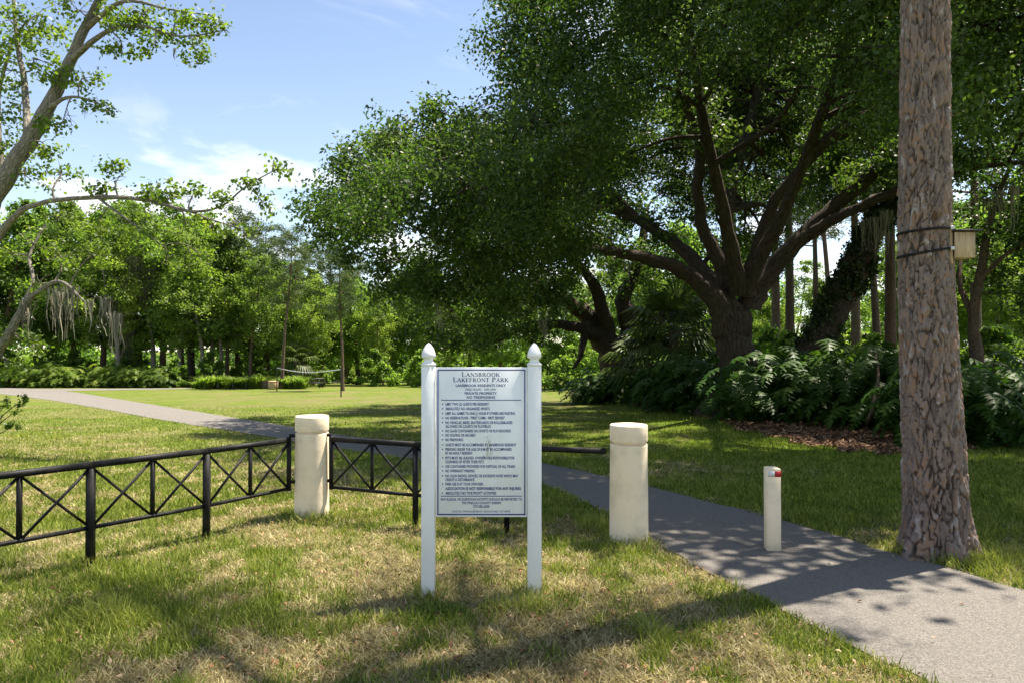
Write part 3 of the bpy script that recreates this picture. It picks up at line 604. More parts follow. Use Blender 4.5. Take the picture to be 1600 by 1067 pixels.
# ------------------------------------------------------------------ pale maple at the left edge
rg = np.random.default_rng(31); YL = 12.5
mp = thing('maple_tree', 'leaning pale barked maple at the left edge of the lawn', 'tree', G(-95, 680)); ml = np.array(mp.location)
b0 = proj(ml)
limb_pts.k = .60
ML = [[(-95, 690, YL, 60), (-80, 560, YL, 54), (-50, 420, YL, 50), (-15, 315, YL, 46), (30, 240, YL, 40), (72, 165, YL, 33), (105, 95, YL, 27), (135, 30, YL, 22), (175, -60, YL, 16), (200, -200, YL, 9)],
      [(-70, 520, YL, 36), (-20, 400, 12.2, 22), (25, 335, 12, 15), (70, 316, 11.8, 13), (150, 308, 11.6, 12), (230, 313, 11.4, 10), (295, 330, 11.2, 8), (345, 322, 11.1, 5), (385, 290, 11, 4), (435, 262, 10.9, 2.5)],
      [(295, 330, 11.2, 6), (335, 345, 11.2, 4), (405, 366, 11.2, 2.5)],
      [(150, 308, 11.6, 7), (200, 345, 11.4, 5), (255, 385, 11.2, 3)],
      [(105, 95, YL, 18), (160, 50, 12, 11), (215, 38, 11.8, 8), (280, 55, 11.6, 5), (352, 45, 11.4, 2.5)],
      [(135, 40, YL, 14), (190, 0, 12, 9), (260, 12, 11.8, 5), (330, 22, 11.6, 3)],
      [(40, 225, YL, 20), (35, 130, 13, 15), (20, 40, 13.3, 10), (15, -60, 13.5, 7)],
      [(70, 170, YL, 12), (110, 150, 12, 7), (165, 165, 11.7, 3)],
      [(-40, 400, YL, 20), (0, 300, 13, 14), (-5, 150, 13.3, 10), (20, 50, 13.4, 6)],
      [(-80, 600, YL, 34), (-10, 555, 12.2, 30), (20, 510, 12, 22), (45, 468, 12, 16), (92, 440, 11.8, 9), (130, 470, 11.6, 5)],
      [(20, 510, 12, 12), (50, 440, 12.2, 10), (45, 400, 12.4, 8), (70, 350, 12.6, 5)]]
wood = MB(); limbs = []
for k, L in enumerate(ML):
    q, rr = limb_pts(L, 5); wood.tube(q, rr, 12, .08, k + 40); limbs.append((q, rr))
ml_l = []
for px, py, Y_, rp in [(10, 30, 13, 55), (60, 20, 12.8, 50), (115, 10, 12.3, 45), (170, 25, 12, 42), (220, 20, 11.8, 38), (270, 35, 11.7, 34), (315, 40, 11.5, 30), (345, 42, 11.4, 18), (300, 75, 11.7, 22), (240, 70, 11.8, 25), (190, 75, 12, 25), (55, 90, 12.8, 45), (10, 110, 13, 45), (95, 110, 12.3, 30), (130, 120, 12, 28), (150, 165, 11.8, 22),
                       (25, 170, 13, 40), (95, 190, 12, 26), (10, 225, 13, 38), (70, 235, 12.2, 25), (95, 265, 12, 20), (40, 275, 12.4, 25), (5, 280, 12.8, 30), (185, 275, 11.6, 24), (165, 300, 11.7, 24), (230, 298, 11.4, 26), (265, 310, 11.3, 24), (300, 305, 11.2, 22), (345, 318, 11.1, 20), (390, 285, 11, 16), (425, 258, 10.9, 17), (410, 320, 11, 14), (405, 360, 11.2, 18), (365, 345, 11.2, 18), (330, 355, 11.2, 22), (290, 350, 11.3, 20), (245, 360, 11.3, 28), (200, 350, 11.4, 28), (150, 345, 11.6, 25), (90, 345, 12, 28), (50, 380, 12.3, 30), (15, 400, 12.4, 32), (95, 400, 12, 28), (150, 395, 11.8, 26), (60, 440, 12, 25), (260, 405, 11.5, 22), (310, 395, 11.4, 18),
                       (20, 520, 12, 26), (55, 545, 12, 22), (10, 570, 12, 25), (10, -80, 13, 60), (90, -90, 12.8, 60), (180, -70, 12.2, 50)]:
    r = rp * Y_ / F * 1.15; ml_l.append((P(px, py, Y_) - 0, np.array((r, r, r * .75)), int((5 + 34 * (rp / 40) ** 1.7) * (.42 if py > 335 and py < 460 and Y_ < 12.7 else 1.)), 8, .085, .078))
branch_net(wood, limbs, ml_l, rg, .03, .007, 6, 3, .2)
wood.V = [v - ml for v in wood.V]; wood.obj('trunk', PALE_BARK, mp, True)
link('crown', foliage_mesh('crown', [(c - ml, *r) for c, *r in ml_l], MAPLE_LEAF, .75, .5, rg), mp)
anch = [(P(px, py, Y_), L, w) for px, py, Y_, L, w in [(100, 455, 11.7, 1.2, .20), (112, 450, 11.7, 1.0, .16), (85, 450, 11.9, .9, .2), (139, 470, 11.5, .55, .10), (163, 465, 11.5, .8, .12), (180, 490, 11.4, .9, .14), (38, 265, 12.3, .3, .04), (70, 265, 12.2, .25, .05), (130, 165, 12, .3, .06), (270, 75, 11.7, .22, .04), (40, 470, 12, .7, .2)]]
o = link('hanging_moss', moss_mesh('hanging_moss', [(p - ml, L, w) for p, L, w in anch], rg), mp); o['kind'] = 'stuff'
# small shrub poking in at the left edge
sh = thing('shrub', 'small twiggy shrub poking in at the left edge by the fence', 'shrub', G(-25, 712)); sl_ = np.array(sh.location); wood = MB(); lb = []
Ys = sl_[1]
for px, py, r in [(12, 628, .10), (28, 640, .10), (8, 655, .12), (-10, 640, .18), (-20, 670, .2), (38, 622, .05), (22, 665, .06)]:
    c = P(px, py, Ys) - sl_; wood.tube(smooth_curve([(0, 0, 0), c * np.array((.35, .4, .6)), c], 4), np.linspace(.018, .004, 9), 5); lb.append((c, np.array((r, r, r)), 10, 6, .03, .055))
wood.obj('stem', BROWN_BARK, sh); link('foliage', foliage_mesh('foliage', lb, MAPLE_LEAF, .6, .4, rg), sh)

limb_pts.k = 1.0
# ------------------------------------------------------------------ woodland trees (a few kinds, each tree its own object)
def broadleaf(h, cr, seed, leafm, low=.3, nlob=26, leaf=.30, barkm=BROWN_BARK, tr=.2, sp=30, nl=9, lean=0.):
    rg = np.random.default_rng(seed); wd = MB(); tp = np.array((rg.normal() * .5 + lean, rg.normal() * .5, h * .82)); tq = smooth_curve([(0, 0, -.2), tp * np.array((.15, .2, .3)) + (rg.random(3) - .5) * .3 * np.array((1, 1, 0)), tp * np.array((.55, .5, .62)), tp], 5)
    trr = np.linspace(tr * 1.15, tr * .25, len(tq)); trr[0] *= 1.35; wd.tube(tq, trr, 10, .1, seed); lbs = []
    for k in range(nlob):
        t = low + (1 - low) * (k + .5) / nlob; prof = math.sin(math.pi * min(1, .12 + .92 * (t - low) / (1 - low))) ** .6
        a = k * 2.39996 + rg.uniform(-.5, .5); rad = cr * prof * rg.uniform(.35, .95); r = cr * rg.uniform(.26, .42) * (.6 + .5 * prof)
        c = np.array((tp[0] * t + math.cos(a) * rad, tp[1] * t + math.sin(a) * rad, h * t - r * .4)); lbs.append((c, np.array((r, r, r * .75)), sp, nl, r * .22, leaf))
    branch_net(wd, [(tq, trr)], lbs, rg, .03, .014, 2, 3, .15)
    return wd.mesh('trunk', barkm, True), foliage_mesh('crown', lbs, leafm, .6, .4, rg)
def pinetree(h, seed, tr=.22, lean=0.):
    rg = np.random.default_rng(seed); wd = MB(); tq = smooth_curve([(0, 0, -.2), (lean * .3, 0, h * .35), (lean * .8, .1, h * .7), (lean, 0, h)], 6); trr = np.linspace(tr, tr * .15, len(tq)); trr[0] *= 1.3
    wd.tube(tq, trr, 10, .06, seed); lbs = []
    for k in range(24):
        t = .52 + .48 * (k / 23); a = k * 2.4 + rg.random(); L = (h * .17) * (1.15 - abs(t - .68) * 2) * rg.uniform(.5, 1.1); s0 = np.array((lean * t, 0, h * t)); e = s0 + np.array((math.cos(a) * L, math.sin(a) * L, .25 * L))
        wd.tube([s0, (s0 + e) / 2 - np.array((0, 0, .1)), e], [.05, .035, .014], 4); lbs.append((e, np.array((.8, .8, .45)), 13, 14, .22, .36)); 
        if k % 2: lbs.append(((s0 * .4 + e * .6), np.array((.7, .7, .4)), 9, 14, .2, .36))
    return wd.mesh('trunk', BROWN_BARK, True), foliage_mesh('crown', lbs, PINE_LEAF, .16, .2, rg)
KINDS = {'dense': broadleaf(12, 3.6, 101, WOOD_LEAF, .27, 34, .215, BROWN_BARK, .2, 42, 14), 'round': broadleaf(11, 3.9, 102, WOOD_LEAF, .3, 32, .225, OAK_BARK, .24, 42, 14), 'lime': broadleaf(12, 3.0, 103, LIME_LEAF, .32, 30, .20, BROWN_BARK, .16, 40, 13),
         'loose': broadleaf(13, 3.2, 104, LIME_LEAF, .34, 24, .20, PALE_BARK, .18, 32, 12, 1.), 'pine': pinetree(15, 105), 'thin_pine': pinetree(14, 106, .17, .9), 'bush': broadleaf(3.2, 1.7, 107, WOOD_LEAF, .05, 18, .22, BROWN_BARK, .06, 26, 9), 'lime_bush': broadleaf(2.4, 1.5, 108, LIME_LEAF, .05, 16, .2, BROWN_BARK, .05, 26, 9)}
TXT = {'dense': ('broadleaf_tree', 'dense mid green broadleaf tree in the wood behind the lawn', 'broadleaf trees of the wood'), 'round': ('oak_tree', 'round crowned dark trunked oak in the wood behind the lawn', 'oaks of the wood'),
       'lime': ('broadleaf_tree', 'bright yellow green slender tree in the wood behind the lawn', 'bright green trees of the wood'), 'loose': ('broadleaf_tree', 'loose open crowned pale stemmed tree in the wood', 'open crowned trees of the wood'),
       'pine': ('pine_tree', 'tall straight pine with a high crown in the wood', 'pines of the wood'), 'thin_pine': ('pine_tree', 'thin slightly bent pine with a sparse high crown', 'thin pines of the wood'),
       'bush': ('bush', 'dark green bush at the foot of the wood', 'bushes at the foot of the wood'), 'lime_bush': ('bush', 'low bright green bush in front of the wood', 'bright bushes before the wood')}
WOODS = []
def tree(kind, x, y, sc=1., rz=None, label=None, name=None, cat=None, group=True, z=None):
    nm, lab, gr = TXT[kind]; t, c = KINDS[kind]; own = label is not None
    o = thing(name or nm, label or lab, cat or ('bush' if 'bush' in kind else 'tree'), (x, y, float(gh(x, y)) if z is None else z), R.uniform(0, 6.28) if rz is None else rz, None if label else gr)
    o.scale = (sc, sc, sc * R.uniform(.94, 1.06)); link('trunk' if 'bush' not in kind else 'stem', t, o); link('crown' if 'bush' not in kind else 'foliage', c, o)
    if not own: WOODS.append((o, kind))
    return o
def tpx(kind, px, Y_, top=None, **kw):
    x = (px - 800) * Y_ / F; hh = {'dense': 12, 'round': 11, 'lime': 12, 'loose': 13, 'pine': 15.3, 'thin_pine': 14.3, 'bush': 3.2, 'lime_bush': 2.4}[kind]
    sc = kw.pop('sc', 1.)
    if top is not None: sc = (CH - (top - HZ) * Y_ / F - float(gh(x, Y_))) / hh
    return tree(kind, x, Y_, sc, **kw)
# left wood: front row, middle, back
for a in [('round', -40, 66, 310), ('dense', 60, 68, 330), ('lime', 115, 67, 320), ('dense', 255, 67, 320), ('round', 300, 64, 340), ('lime', 355, 62, 350), ('lime', 392, 60, 395), ('dense', 420, 66, 375), ('loose', 330, 62, 350), ('lime', 475, 60, 425), ('dense', 505, 66, 415), ('round', 560, 66, 440), ('lime', 590, 62, 455), ('loose', 610, 68, 430), ('dense', 640, 70, 420),
          ('pine', 415, 68, 350), ('thin_pine', 505, 70, 372), ('thin_pine', 470, 66, 385), ('pine', 558, 74, 385), ('thin_pine', 395, 64, 340), ('dense', 0, 62, 300), ('dense', 160, 66, 330), ('round', 220, 70, 330), ('lime', 285, 72, 350), ('round', 375, 74, 380), ('dense', 450, 76, 410), ('dense', 540, 80, 430), ('loose', 185, 60, 340), ('dense', 680, 66, 430), ('lime', 700, 60, 470), ('round', 735, 70, 440), ('dense', 780, 62, 450), ('lime', 830, 66, 440), ('dense', 640, 85, 410), ('loose', 318, 60, 350), ('loose', 345, 61, 365), ('loose', 280, 61, 330), ('loose', 240, 63, 330), ('dense', -120, 60, 300)]:
    tpx(*a)
tpx('thin_pine', 440, 52, 362, label='tall thin pine left of the volleyball net before the wood', rz=.3)
tpx('thin_pine', 536, 46, 385, label='single pine standing on the lawn at the right end of the net', rz=2.2)
# right hand wood behind the oak
for a in [('dense', 890, 48, 420), ('lime', 940, 52, 380), ('dense', 1000, 46, 400), ('round', 1050, 54, 340), ('lime', 1010, 40, 430), ('lime', 1110, 50, 400), ('dense', 1180, 46, 380), ('lime', 1205, 38, 470), ('lime', 1290, 50, 430), ('dense', 1345, 54, 430), ('lime', 1420, 44, 380), ('round', 1460, 40, 330), ('dense', 1530, 44, 300), ('lime', 1560, 36, 380), ('dense', 1610, 40, 250), ('round', 1690, 38, 240), ('lime', 1500, 52, 300), ('loose', 1240, 56, 400),
          ('pine', 1212, 34, 60), ('pine', 1234, 31, 40), ('pine', 1337, 34, 30), ('thin_pine', 1375, 30, 20), ('pine', 1392, 27, -60), ('thin_pine', 1300, 42, 150), ('pine', 1525, 30, 0), ('thin_pine', 1160, 44, 60), ('pine', 1275, 48, 180)]:
    tpx(*a)
for a in [('bush', 275, 57, .8), ('bush', 5, 61, 1.), ('bush', 330, 58, .9), ('bush', 400, 62, 1.), ('bush', 600, 60, 1.), ('bush', 655, 58, 1.), ('bush', 700, 54, 1.1), ('bush', 60, 62, 1.1), ('bush', 130, 63, 1.1), ('bush', 215, 64, 1.1), ('bush', 850, 50, 1.), ('bush', 880, 44, .9),
          ('bush', 1215, 30, .8), ('bush', 1290, 33, .9), ('bush', 1350, 30, .8), ('bush', 1440, 28, .8), ('bush', 1180, 33, .9), ('bush', 1540, 27, .8), ('bush', 1600, 26, .9), ('bush', 1100, 32, .8)]:
    tpx(a[0], a[1], a[2], sc=a[3])
for a in [('lime_bush', 490, 58, .8), ('lime_bush', 370, 66, 1.), ('lime_bush', 445, 64, 1.), ('lime_bush', 550, 72, 1.), ('lime_bush', 720, 50, .7), ('lime_bush', 755, 47, .7), ('lime_bush', 800, 46, .8), ('lime_bush', 1260, 32, .8), ('lime_bush', 1320, 36, 1.), ('lime_bush', 1490, 30, .9), ('lime_bush', 1575, 30, 1.), ('lime_bush', 1230, 40, 1.2), ('lime_bush', 1390, 34, 1.2), ('lime_bush', 860, 52, .8)]:
    tpx(a[0], a[1], a[2], sc=a[3])
ZONES = [(-999, 'at the left edge behind the pale maple'), (90, 'behind the low hedge of broad leaves'), (270, 'behind the tall grass clumps'), (410, 'behind the volleyball net'), (545, 'between the lawn pine and the sign'), (650, 'behind the sign'), (850, 'behind the shaded second oak'), (1005, 'between the second oak and the great oak'), (1155, 'just right of the great oak trunk'), (1262, 'between the ivy trunk and the big pine'), (1400, 'behind the big pine'), (1500, 'at the right edge past the big pine')]
WORD = {'dense': 'dense dark green broadleaf tree', 'round': 'round crowned dark trunked oak', 'lime': 'slender yellow green tree', 'loose': 'open crowned pale stemmed tree', 'pine': 'tall straight pine', 'thin_pine': 'thin slightly bent pine', 'bush': 'dark green bush', 'lime_bush': 'low bright green bush'}
zz_ = {}
for o, kind in WOODS:
    px = 800 + o.location[0] * F / o.location[1]; z = [w for a, w in ZONES if px >= a][-1]; zz_.setdefault((kind, z), []).append(o)
for (kind, z), os_ in zz_.items():
    os_.sort(key=lambda o: o.location[1])
    for k, o in enumerate(os_):
        pre = '' if len(os_) == 1 else ('nearer ' if k == 0 else 'farther ') if len(os_) == 2 else ('nearest ' if k == 0 else 'farthest ' if k == len(os_) - 1 else 'middle ' if len(os_) == 3 else 'second nearest ' if k == 1 else 'second farthest ' if k == len(os_) - 2 else 'middle ')
        o['label'] = pre + WORD[kind] + ' ' + z
# far closing mass of woodland
rg = np.random.default_rng(61); lb = []
for k in range(240):
    x = rg.uniform(-95, 110); y = rg.uniform(86, 100) if x < 20 else rg.uniform(66, 90); zz = rg.uniform(.5, 9.0) if k % 2 else rg.uniform(.2, 2.6)
    r = rg.uniform(2, 3.4); lb.append((np.array((x, y, float(gh(x, y)) + zz)), np.array((r, r, r * .9)), 28, 10, .6, .62))
for k in range(220):
    x = rg.uniform(-100, 60); y = rg.uniform(78, 88); r = rg.uniform(1.3, 2.2); lb.append((np.array((x, y, float(gh(x, y)) + rg.uniform(.2, 3.6))), np.array((r * 1.2, r, r)), 20, 9, .45, .5))
tag(link('far_wood', foliage_mesh('far_wood', lb, WOOD_LEAF, .7, .4, rg)), 'far off mass of green woodland closing the view', 'wood', None, 'stuff')

# mossy dark tree left of the hedge
rg = np.random.default_rng(71); mt = thing('oak_tree', 'crooked tree behind the low hedge hung with grey moss', 'tree', G(200, 600)); mtl = np.array(mt.location); Ym = 65.
mtl[:] = (P(200, 600, Ym)[0], Ym, gh(P(200, 600, Ym)[0], Ym)); mt.location = mtl
wood = MB(); limbs = []
for k, L in enumerate([[(192, 604, Ym, 20), (196, 560, Ym, 15), (206, 500, Ym, 15), (200, 440, Ym, 14), (214, 390, Ym, 10), (225, 330, Ym, 6)], [(203, 470, Ym, 9), (180, 430, 64, 6), (130, 400, 63.5, 4), (90, 405, 63, 3)], [(205, 440, Ym, 8), (240, 400, 64, 5), (290, 380, 63.5, 3)], [(190, 470, Ym, 7), (165, 450, 63, 4), (120, 440, 62.5, 3)]]):
    q, rr = limb_pts(L, 5); wood.tube(q, rr, 9, .15, k); limbs.append((q, rr))
lb = [(P(px, py, Y_ * 1.63), np.array((r, r, r * .7)) * 1.55, 34, 9, .36, .32) for px, py, Y_, r in [(90, 400, 38, 1.3), (130, 380, 38.5, 1.4), (170, 360, 39, 1.5), (210, 350, 40, 1.5), (250, 370, 39, 1.5), (290, 380, 39, 1.3), (120, 430, 37.5, 1.1), (235, 410, 38.5, 1.1), (180, 410, 38, 1.), (320, 400, 39.5, 1.), (225, 320, 40, 1.2), (165, 330, 41, 1.2), (60, 400, 38, 1.2)]]
branch_net(wood, limbs, lb, rg, .05, .02, 3); wood.V = [v - mtl for v in wood.V]; wood.obj('trunk', BROWN_BARK, mt, True)
link('crown', foliage_mesh('crown', [(c - mtl, *r) for c, *r in lb], MAPLE_LEAF, .6, .4, rg), mt)
anch = [(P(px, py, 62), L * 1.5, w * 2.3) for px, py, L, w in [(190, 420, 3.2, .7), (215, 400, 3.0, .6), (232, 420, 2.2, .4), (225, 450, 2., .4), (180, 470, 3.2, .5), (165, 480, 2.2, .3), (200, 500, 3., .5), (100, 440, 3., .5), (115, 450, 2.4, .5), (85, 450, 2., .4), (245, 400, 1.8, .3), (298, 400, 2.2, .3)]]
o = link('hanging_moss', moss_mesh('hanging_moss', [(p - mtl, L, w) for p, L, w in anch], rg), mt); o['kind'] = 'stuff'

# second oak beyond the bed
rg = np.random.default_rng(81); Y2 = 29.
o2 = thing('oak_tree', 'shaded oak with low spreading limbs behind the left end of the shrub bed', 'tree', P(968, 615, Y2)); l2 = np.array(o2.location); l2[2] = gh(l2[0], l2[1]); o2.location = l2
wood = MB(); limbs = []
for k, L in enumerate([[(975, 625, Y2, 62), (965, 570, Y2, 50), (945, 530, Y2, 42), (925, 500, Y2, 30), (880, 470, 28.5, 20), (800, 465, 28, 12), (720, 490, 27.5, 7)], [(945, 530, Y2, 26), (900, 512, 28, 18), (840, 505, 27.5, 12), (780, 530, 27, 7), (740, 545, 27, 4)], [(965, 570, Y2, 40), (985, 520, Y2, 34), (975, 470, Y2, 26), (1000, 400, 29.5, 16), (1010, 330, 30, 9)],
                       [(980, 540, Y2, 30), (1030, 500, 29, 20), (1070, 450, 29, 12), (1110, 400, 29, 7)], [(950, 520, Y2, 26), (930, 450, 28, 18), (900, 410, 27, 12), (860, 380, 26, 8)], [(920, 500, Y2, 16), (905, 560, 27, 7), (895, 575, 26.5, 4)]]):
    q, rr = limb_pts(L, 5); wood.tube(q, rr, 10, .15, k + 60); limbs.append((q, rr))
lb = [(P(px, py, Y_), np.array((r, r, r * .62)), 62, 12, .24, .17) for px, py, Y_, r in [(700, 500, 27, 1.2), (740, 470, 27, 1.4), (790, 480, 27, 1.3), (830, 455, 27, 1.4), (880, 440, 27, 1.4), (930, 430, 28, 1.5), (980, 400, 29, 1.6), (1030, 420, 29, 1.5), (1080, 410, 29, 1.4), (1010, 340, 30, 1.7), (940, 360, 28, 1.6), (870, 390, 27, 1.5), (800, 410, 27, 1.4), (740, 430, 27.5, 1.3), (1100, 360, 30, 1.5), (680, 460, 27.5, 1.1), (760, 530, 26.5, .8), (700, 535, 27, .8), (830, 515, 26.5, .8), (1060, 480, 30, 1.1), (1110, 460, 31, 1.), (900, 480, 30, 1.2), (850, 480, 31, 1.2), (950, 300, 29, 1.6), (1060, 290, 31, 1.6), (880, 320, 28, 1.6)]]
branch_net(wood, limbs, lb, rg, .06, .016, 5); wood.V = [v - l2 for v in wood.V]; wood.obj('trunk', OAK_BARK, o2, True)
link('crown', foliage_mesh('crown', [(c - l2, *r) for c, *r in lb], OAK_LEAF, .55, .4, rg), o2)
anch = [(P(px, py, 27), L, .35) for px, py, L in [(690, 500, 1.6), (730, 490, 1.3), (780, 510, 1.2), (1070, 480, 2.), (1090, 470, 1.7)]]
o = link('hanging_moss', moss_mesh('hanging_moss', [(p - l2, L, w) for p, L, w in anch], rg), o2); o['kind'] = 'stuff'

# leaning trunk wrapped in ivy
rg = np.random.default_rng(91); Yi = 24.
iv = thing('oak_tree', 'leaning dark trunk wrapped in ivy behind the shrubs', 'tree', P(1262, 600, Yi)); il = np.array(iv.location); il[2] = gh(il[0], il[1]); iv.location = il
q, rr = limb_pts([(1255, 612, Yi, 50), (1275, 540, Yi, 46), (1312, 470, Yi, 44), (1345, 400, Yi, 40), (1385, 330, Yi, 32), (1430, 250, Yi, 22), (1480, 160, Yi, 12)], 6)
wood = MB(); wood.tube(q, rr, 12, .12, 5); lb = []
for k in range(5, len(q) - 2):
    for _ in range(9): lb.append((q[k] + unit(rg.normal(size=3)) * rr[k] * .85, np.array((.24, .24, .4)), 14, 9, .09, .12))
ilb = [(P(px, py, Yi + dy), np.array((1.2, 1.2, .8)), 50, 9, .25, .19) for px, py, dy in [(1440, 240, 0), (1480, 180, -1), (1500, 240, 1), (1400, 200, 1), (1540, 160, 0), (1450, 120, 1), (1420, 300, 1)]]
branch_net(wood, [(q, rr)], ilb, rg, .06, .02, 3); wood.V = [v - il for v in wood.V]; wood.obj('trunk', OAK_BARK, iv, True)
link('ivy', foliage_mesh('ivy', [(c - il, *r) for c, *r in lb], IVY, .8, .3, rg), iv)['kind'] = 'stuff'
link('crown', foliage_mesh('crown', [(c - il, *r) for c, *r in ilb], OAK_LEAF, .55, .4, rg), iv)

# dark limbed small oak right of the pine
rg = np.random.default_rng(95); Yr = 21.
ro = thing('oak_tree', 'small crooked oak standing in the bed right of the big pine', 'tree', P(1535, 640, Yr)); rl = np.array(ro.location); rl[2] = gh(rl[0], rl[1]); ro.location = rl
wood = MB(); limbs = []
for k, L in enumerate([[(1525, 650, Yr, 24), (1528, 580, Yr, 19), (1520, 500, Yr, 16), (1535, 420, Yr, 13), (1550, 340, Yr, 9), (1580, 260, Yr, 6)], [(1528, 590, Yr, 14), (1560, 570, 20.5, 12), (1590, 600, 20.5, 11), (1610, 560, 20, 9), (1650, 480, 20, 6)], [(1522, 500, Yr, 9), (1500, 440, 21.5, 7), (1505, 380, 22, 5)], [(1530, 440, Yr, 8), (1570, 400, 20.5, 6), (1620, 370, 20, 4)]]):
    q, rr = limb_pts(L, 5); wood.tube(q, rr, 9, .15, k + 80); limbs.append((q, rr))
lb = [(P(px, py, Y_), np.array((r, r, r * .65)), 50, 10, .18, .14) for px, py, Y_, r in [(1510, 360, 21.5, .9), (1560, 330, 21, 1.), (1600, 300, 20.5, 1.1), (1600, 370, 20.5, .9), (1560, 420, 21.5, .7), (1530, 300, 22, 1.), (1640, 420, 20, .9), (1500, 430, 22, .7), (1590, 460, 21, .7), (1630, 500, 20, .8), (1570, 260, 21, 1.1)]]
branch_net(wood, limbs, lb, rg, .05, .014, 4); wood.V = [v - rl for v in wood.V]; wood.obj('trunk', BROWN_BARK, ro, True)
link('crown', foliage_mesh('crown', [(c - rl, *r) for c, *r in lb], OAK_LEAF, .55, .4, rg), ro)

# fan palms
def fan_palm(label, loc, th, tr, nf, fl, seed):
    rg = np.random.default_rng(seed); t = thing('palm_tree', label, 'palm', loc); w = MB(); q = smooth_curve([(0, 0, -.1), (.05, 0, th * .5), (0, .05, th)], 5)
    w.tube(q, np.linspace(tr * 1.2, tr, len(q)), 12, .2, seed); w.obj('trunk', BROWN_BARK, t, True); V, Ft, T = [], [], []; pet = MB()
    for k in range(nf):
        a = k * 2.4 + rg.uniform(-.3, .3); el = 1.25 - 2.0 * (k / nf) + rg.uniform(-.15, .15); L = fl * rg.uniform(.85, 1.15)
        d = np.array((math.cos(a) * math.cos(el), math.sin(a) * math.cos(el), math.sin(el))); b = np.array((0, .05, th)); h_ = b + d * L * .5; pet.tube([b, h_], [.02, .012], 4)
        sd = unit(np.cross(d, (0, 0, 1.))); upv = np.cross(sd, d)
        for s in range(17):
            an = (s - 8) / 8 * 1.75; dv = d * math.cos(an) + sd * math.sin(an); ln = L * .62 * (.75 + .25 * math.cos(an)); m_ = h_ + dv * ln * .55 + upv * .05; e = h_ + dv * ln - np.array((0, 0, 1)) * ln * (.30 + .12 * rg.random()); wv = np.cross(dv, upv) * L * .030
            o_ = len(V); V += [h_, m_ - wv, e, m_ + wv]; Ft.append((o_, o_ + 1, o_ + 2, o_ + 3)); T.append(rg.random())
    pet.obj('stalks', PALM, t); link('fronds', mesh_np('fronds', V, [Ft], PALM, False, {'tint': ('FACE', T)}), t)
def gp(px, Y_): x = (px - 800) * Y_ / F; return (x, Y_, float(gh(x, Y_)))
fan_palm('fan palm with drooping fronds between the two big oaks', gp(1052, 24.5), 2.6, .17, 30, 1.9, 5)
fan_palm('pale fan palm behind the volleyball net', gp(463, 58.5), 2.3, .22, 24, 1.9, 6)
fan_palm('fan palm hidden low beside the shaded second oak', gp(1012, 26), 1.5, .17, 24, 1.8, 7)

# ------------------------------------------------------------------ philodendrons
def philo_leaf(seed, out, L=.33, pet=.92):
    rg = np.random.default_rng(seed); el = 1.42 - out * .68; pts = []
    for t in np.linspace(0, 1, 4): pts.append(np.array((pet * t * math.cos(el) + .12 * t * t * out, 0, pet * t * math.sin(el) - .06 * t * t * out)))
    V, Fq = tube(pts, [.011, .009, .008, .006], 3); V = list(V); Fs = [tuple(f) for f in Fq[0]]
    tipd = -1.15 - .3 * out; rib = []
    for s in range(7):
        t = s / 6; ang = -.05 + (tipd + .05) * t; rib.append(pts[-1] if s == 0 else rib[-1] + np.array((math.cos(ang), 0, math.sin(ang))) * L / 6)
    for sgn in (1, -1):
        for s in range(6):
            t = s / 5; ln = L * (.62 - .38 * t ** 1.3) * rg.uniform(.8, 1.15); fw = -.55 + 1.35 * t; wd = L * .085
            tip = rib[s] * .4 + rib[s + 1] * .6 + np.array((fw * ln * .7, sgn * ln, -ln * (.20 + .25 * rg.random()) - max(0, fw) * ln * .3)); root = (rib[s] + rib[s + 1]) / 2; md = root * .45 + tip * .55 + np.array((0, 0, ln * .08)); ax = np.array((1., 0, -.3)) * wd
            o_ = len(V); V += [rib[s], rib[s + 1], md + ax, tip, md - ax]; Fs.append((o_, o_ + 1, o_ + 2, o_ + 4)); Fs.append((o_ + 4, o_ + 2, o_ + 3))
    return np.array(V), [np.array([f for f in Fs if len(f) == 4]), np.array([f for f in Fs if len(f) == 3])]
LV = [philo_leaf(200 + k, o) for k, o in enumerate((.15, .4, .6, .8, .95, 1.1))]
LM = [mesh_np('leaf', V, Fs, PHILO, True, {'tint': ('FACE', np.full(sum(len(f) for f in Fs), .25 + .13 * k))}) for k, (V, Fs) in enumerate(LV)]
def rotz(a): return np.array(((math.cos(a), -math.sin(a), 0), (math.sin(a), math.cos(a), 0), (0, 0, 1)))
FOLI = []
for v in range(4):
    rg = np.random.default_rng(300 + v); mb = MB(); T = []
    for k in range(92):
        V, Fs = LV[rg.integers(6)]; sc = rg.uniform(.7, 1.15); mb.add((V * sc) @ rotz(rg.uniform(0, 6.28)).T + np.array((rg.normal() * .12, rg.normal() * .12, rg.uniform(-.45, .28))), Fs); T.append(rg.random())
    nq, nt_ = len(LV[0][1][0]), len(LV[0][1][1]); FOLI.append(mb.mesh('foliage', PHILO, True, {'tint': ('FACE', np.concatenate((np.repeat(T, nq), np.repeat(T, nt_))))}))
HEDGE_SUNLIT = leaf_mat('hedge_leaf_sunlit', (.055, .105, .014), (.10, .165, .022), (.17, .22, .042), .4, .45, .3)  # brighter, yellower version of the philodendron leaf: sunlight put into the colour
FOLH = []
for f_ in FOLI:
    c_ = f_.copy(); c_.materials.clear(); c_.materials.append(HEDGE_SUNLIT); FOLH.append(c_)
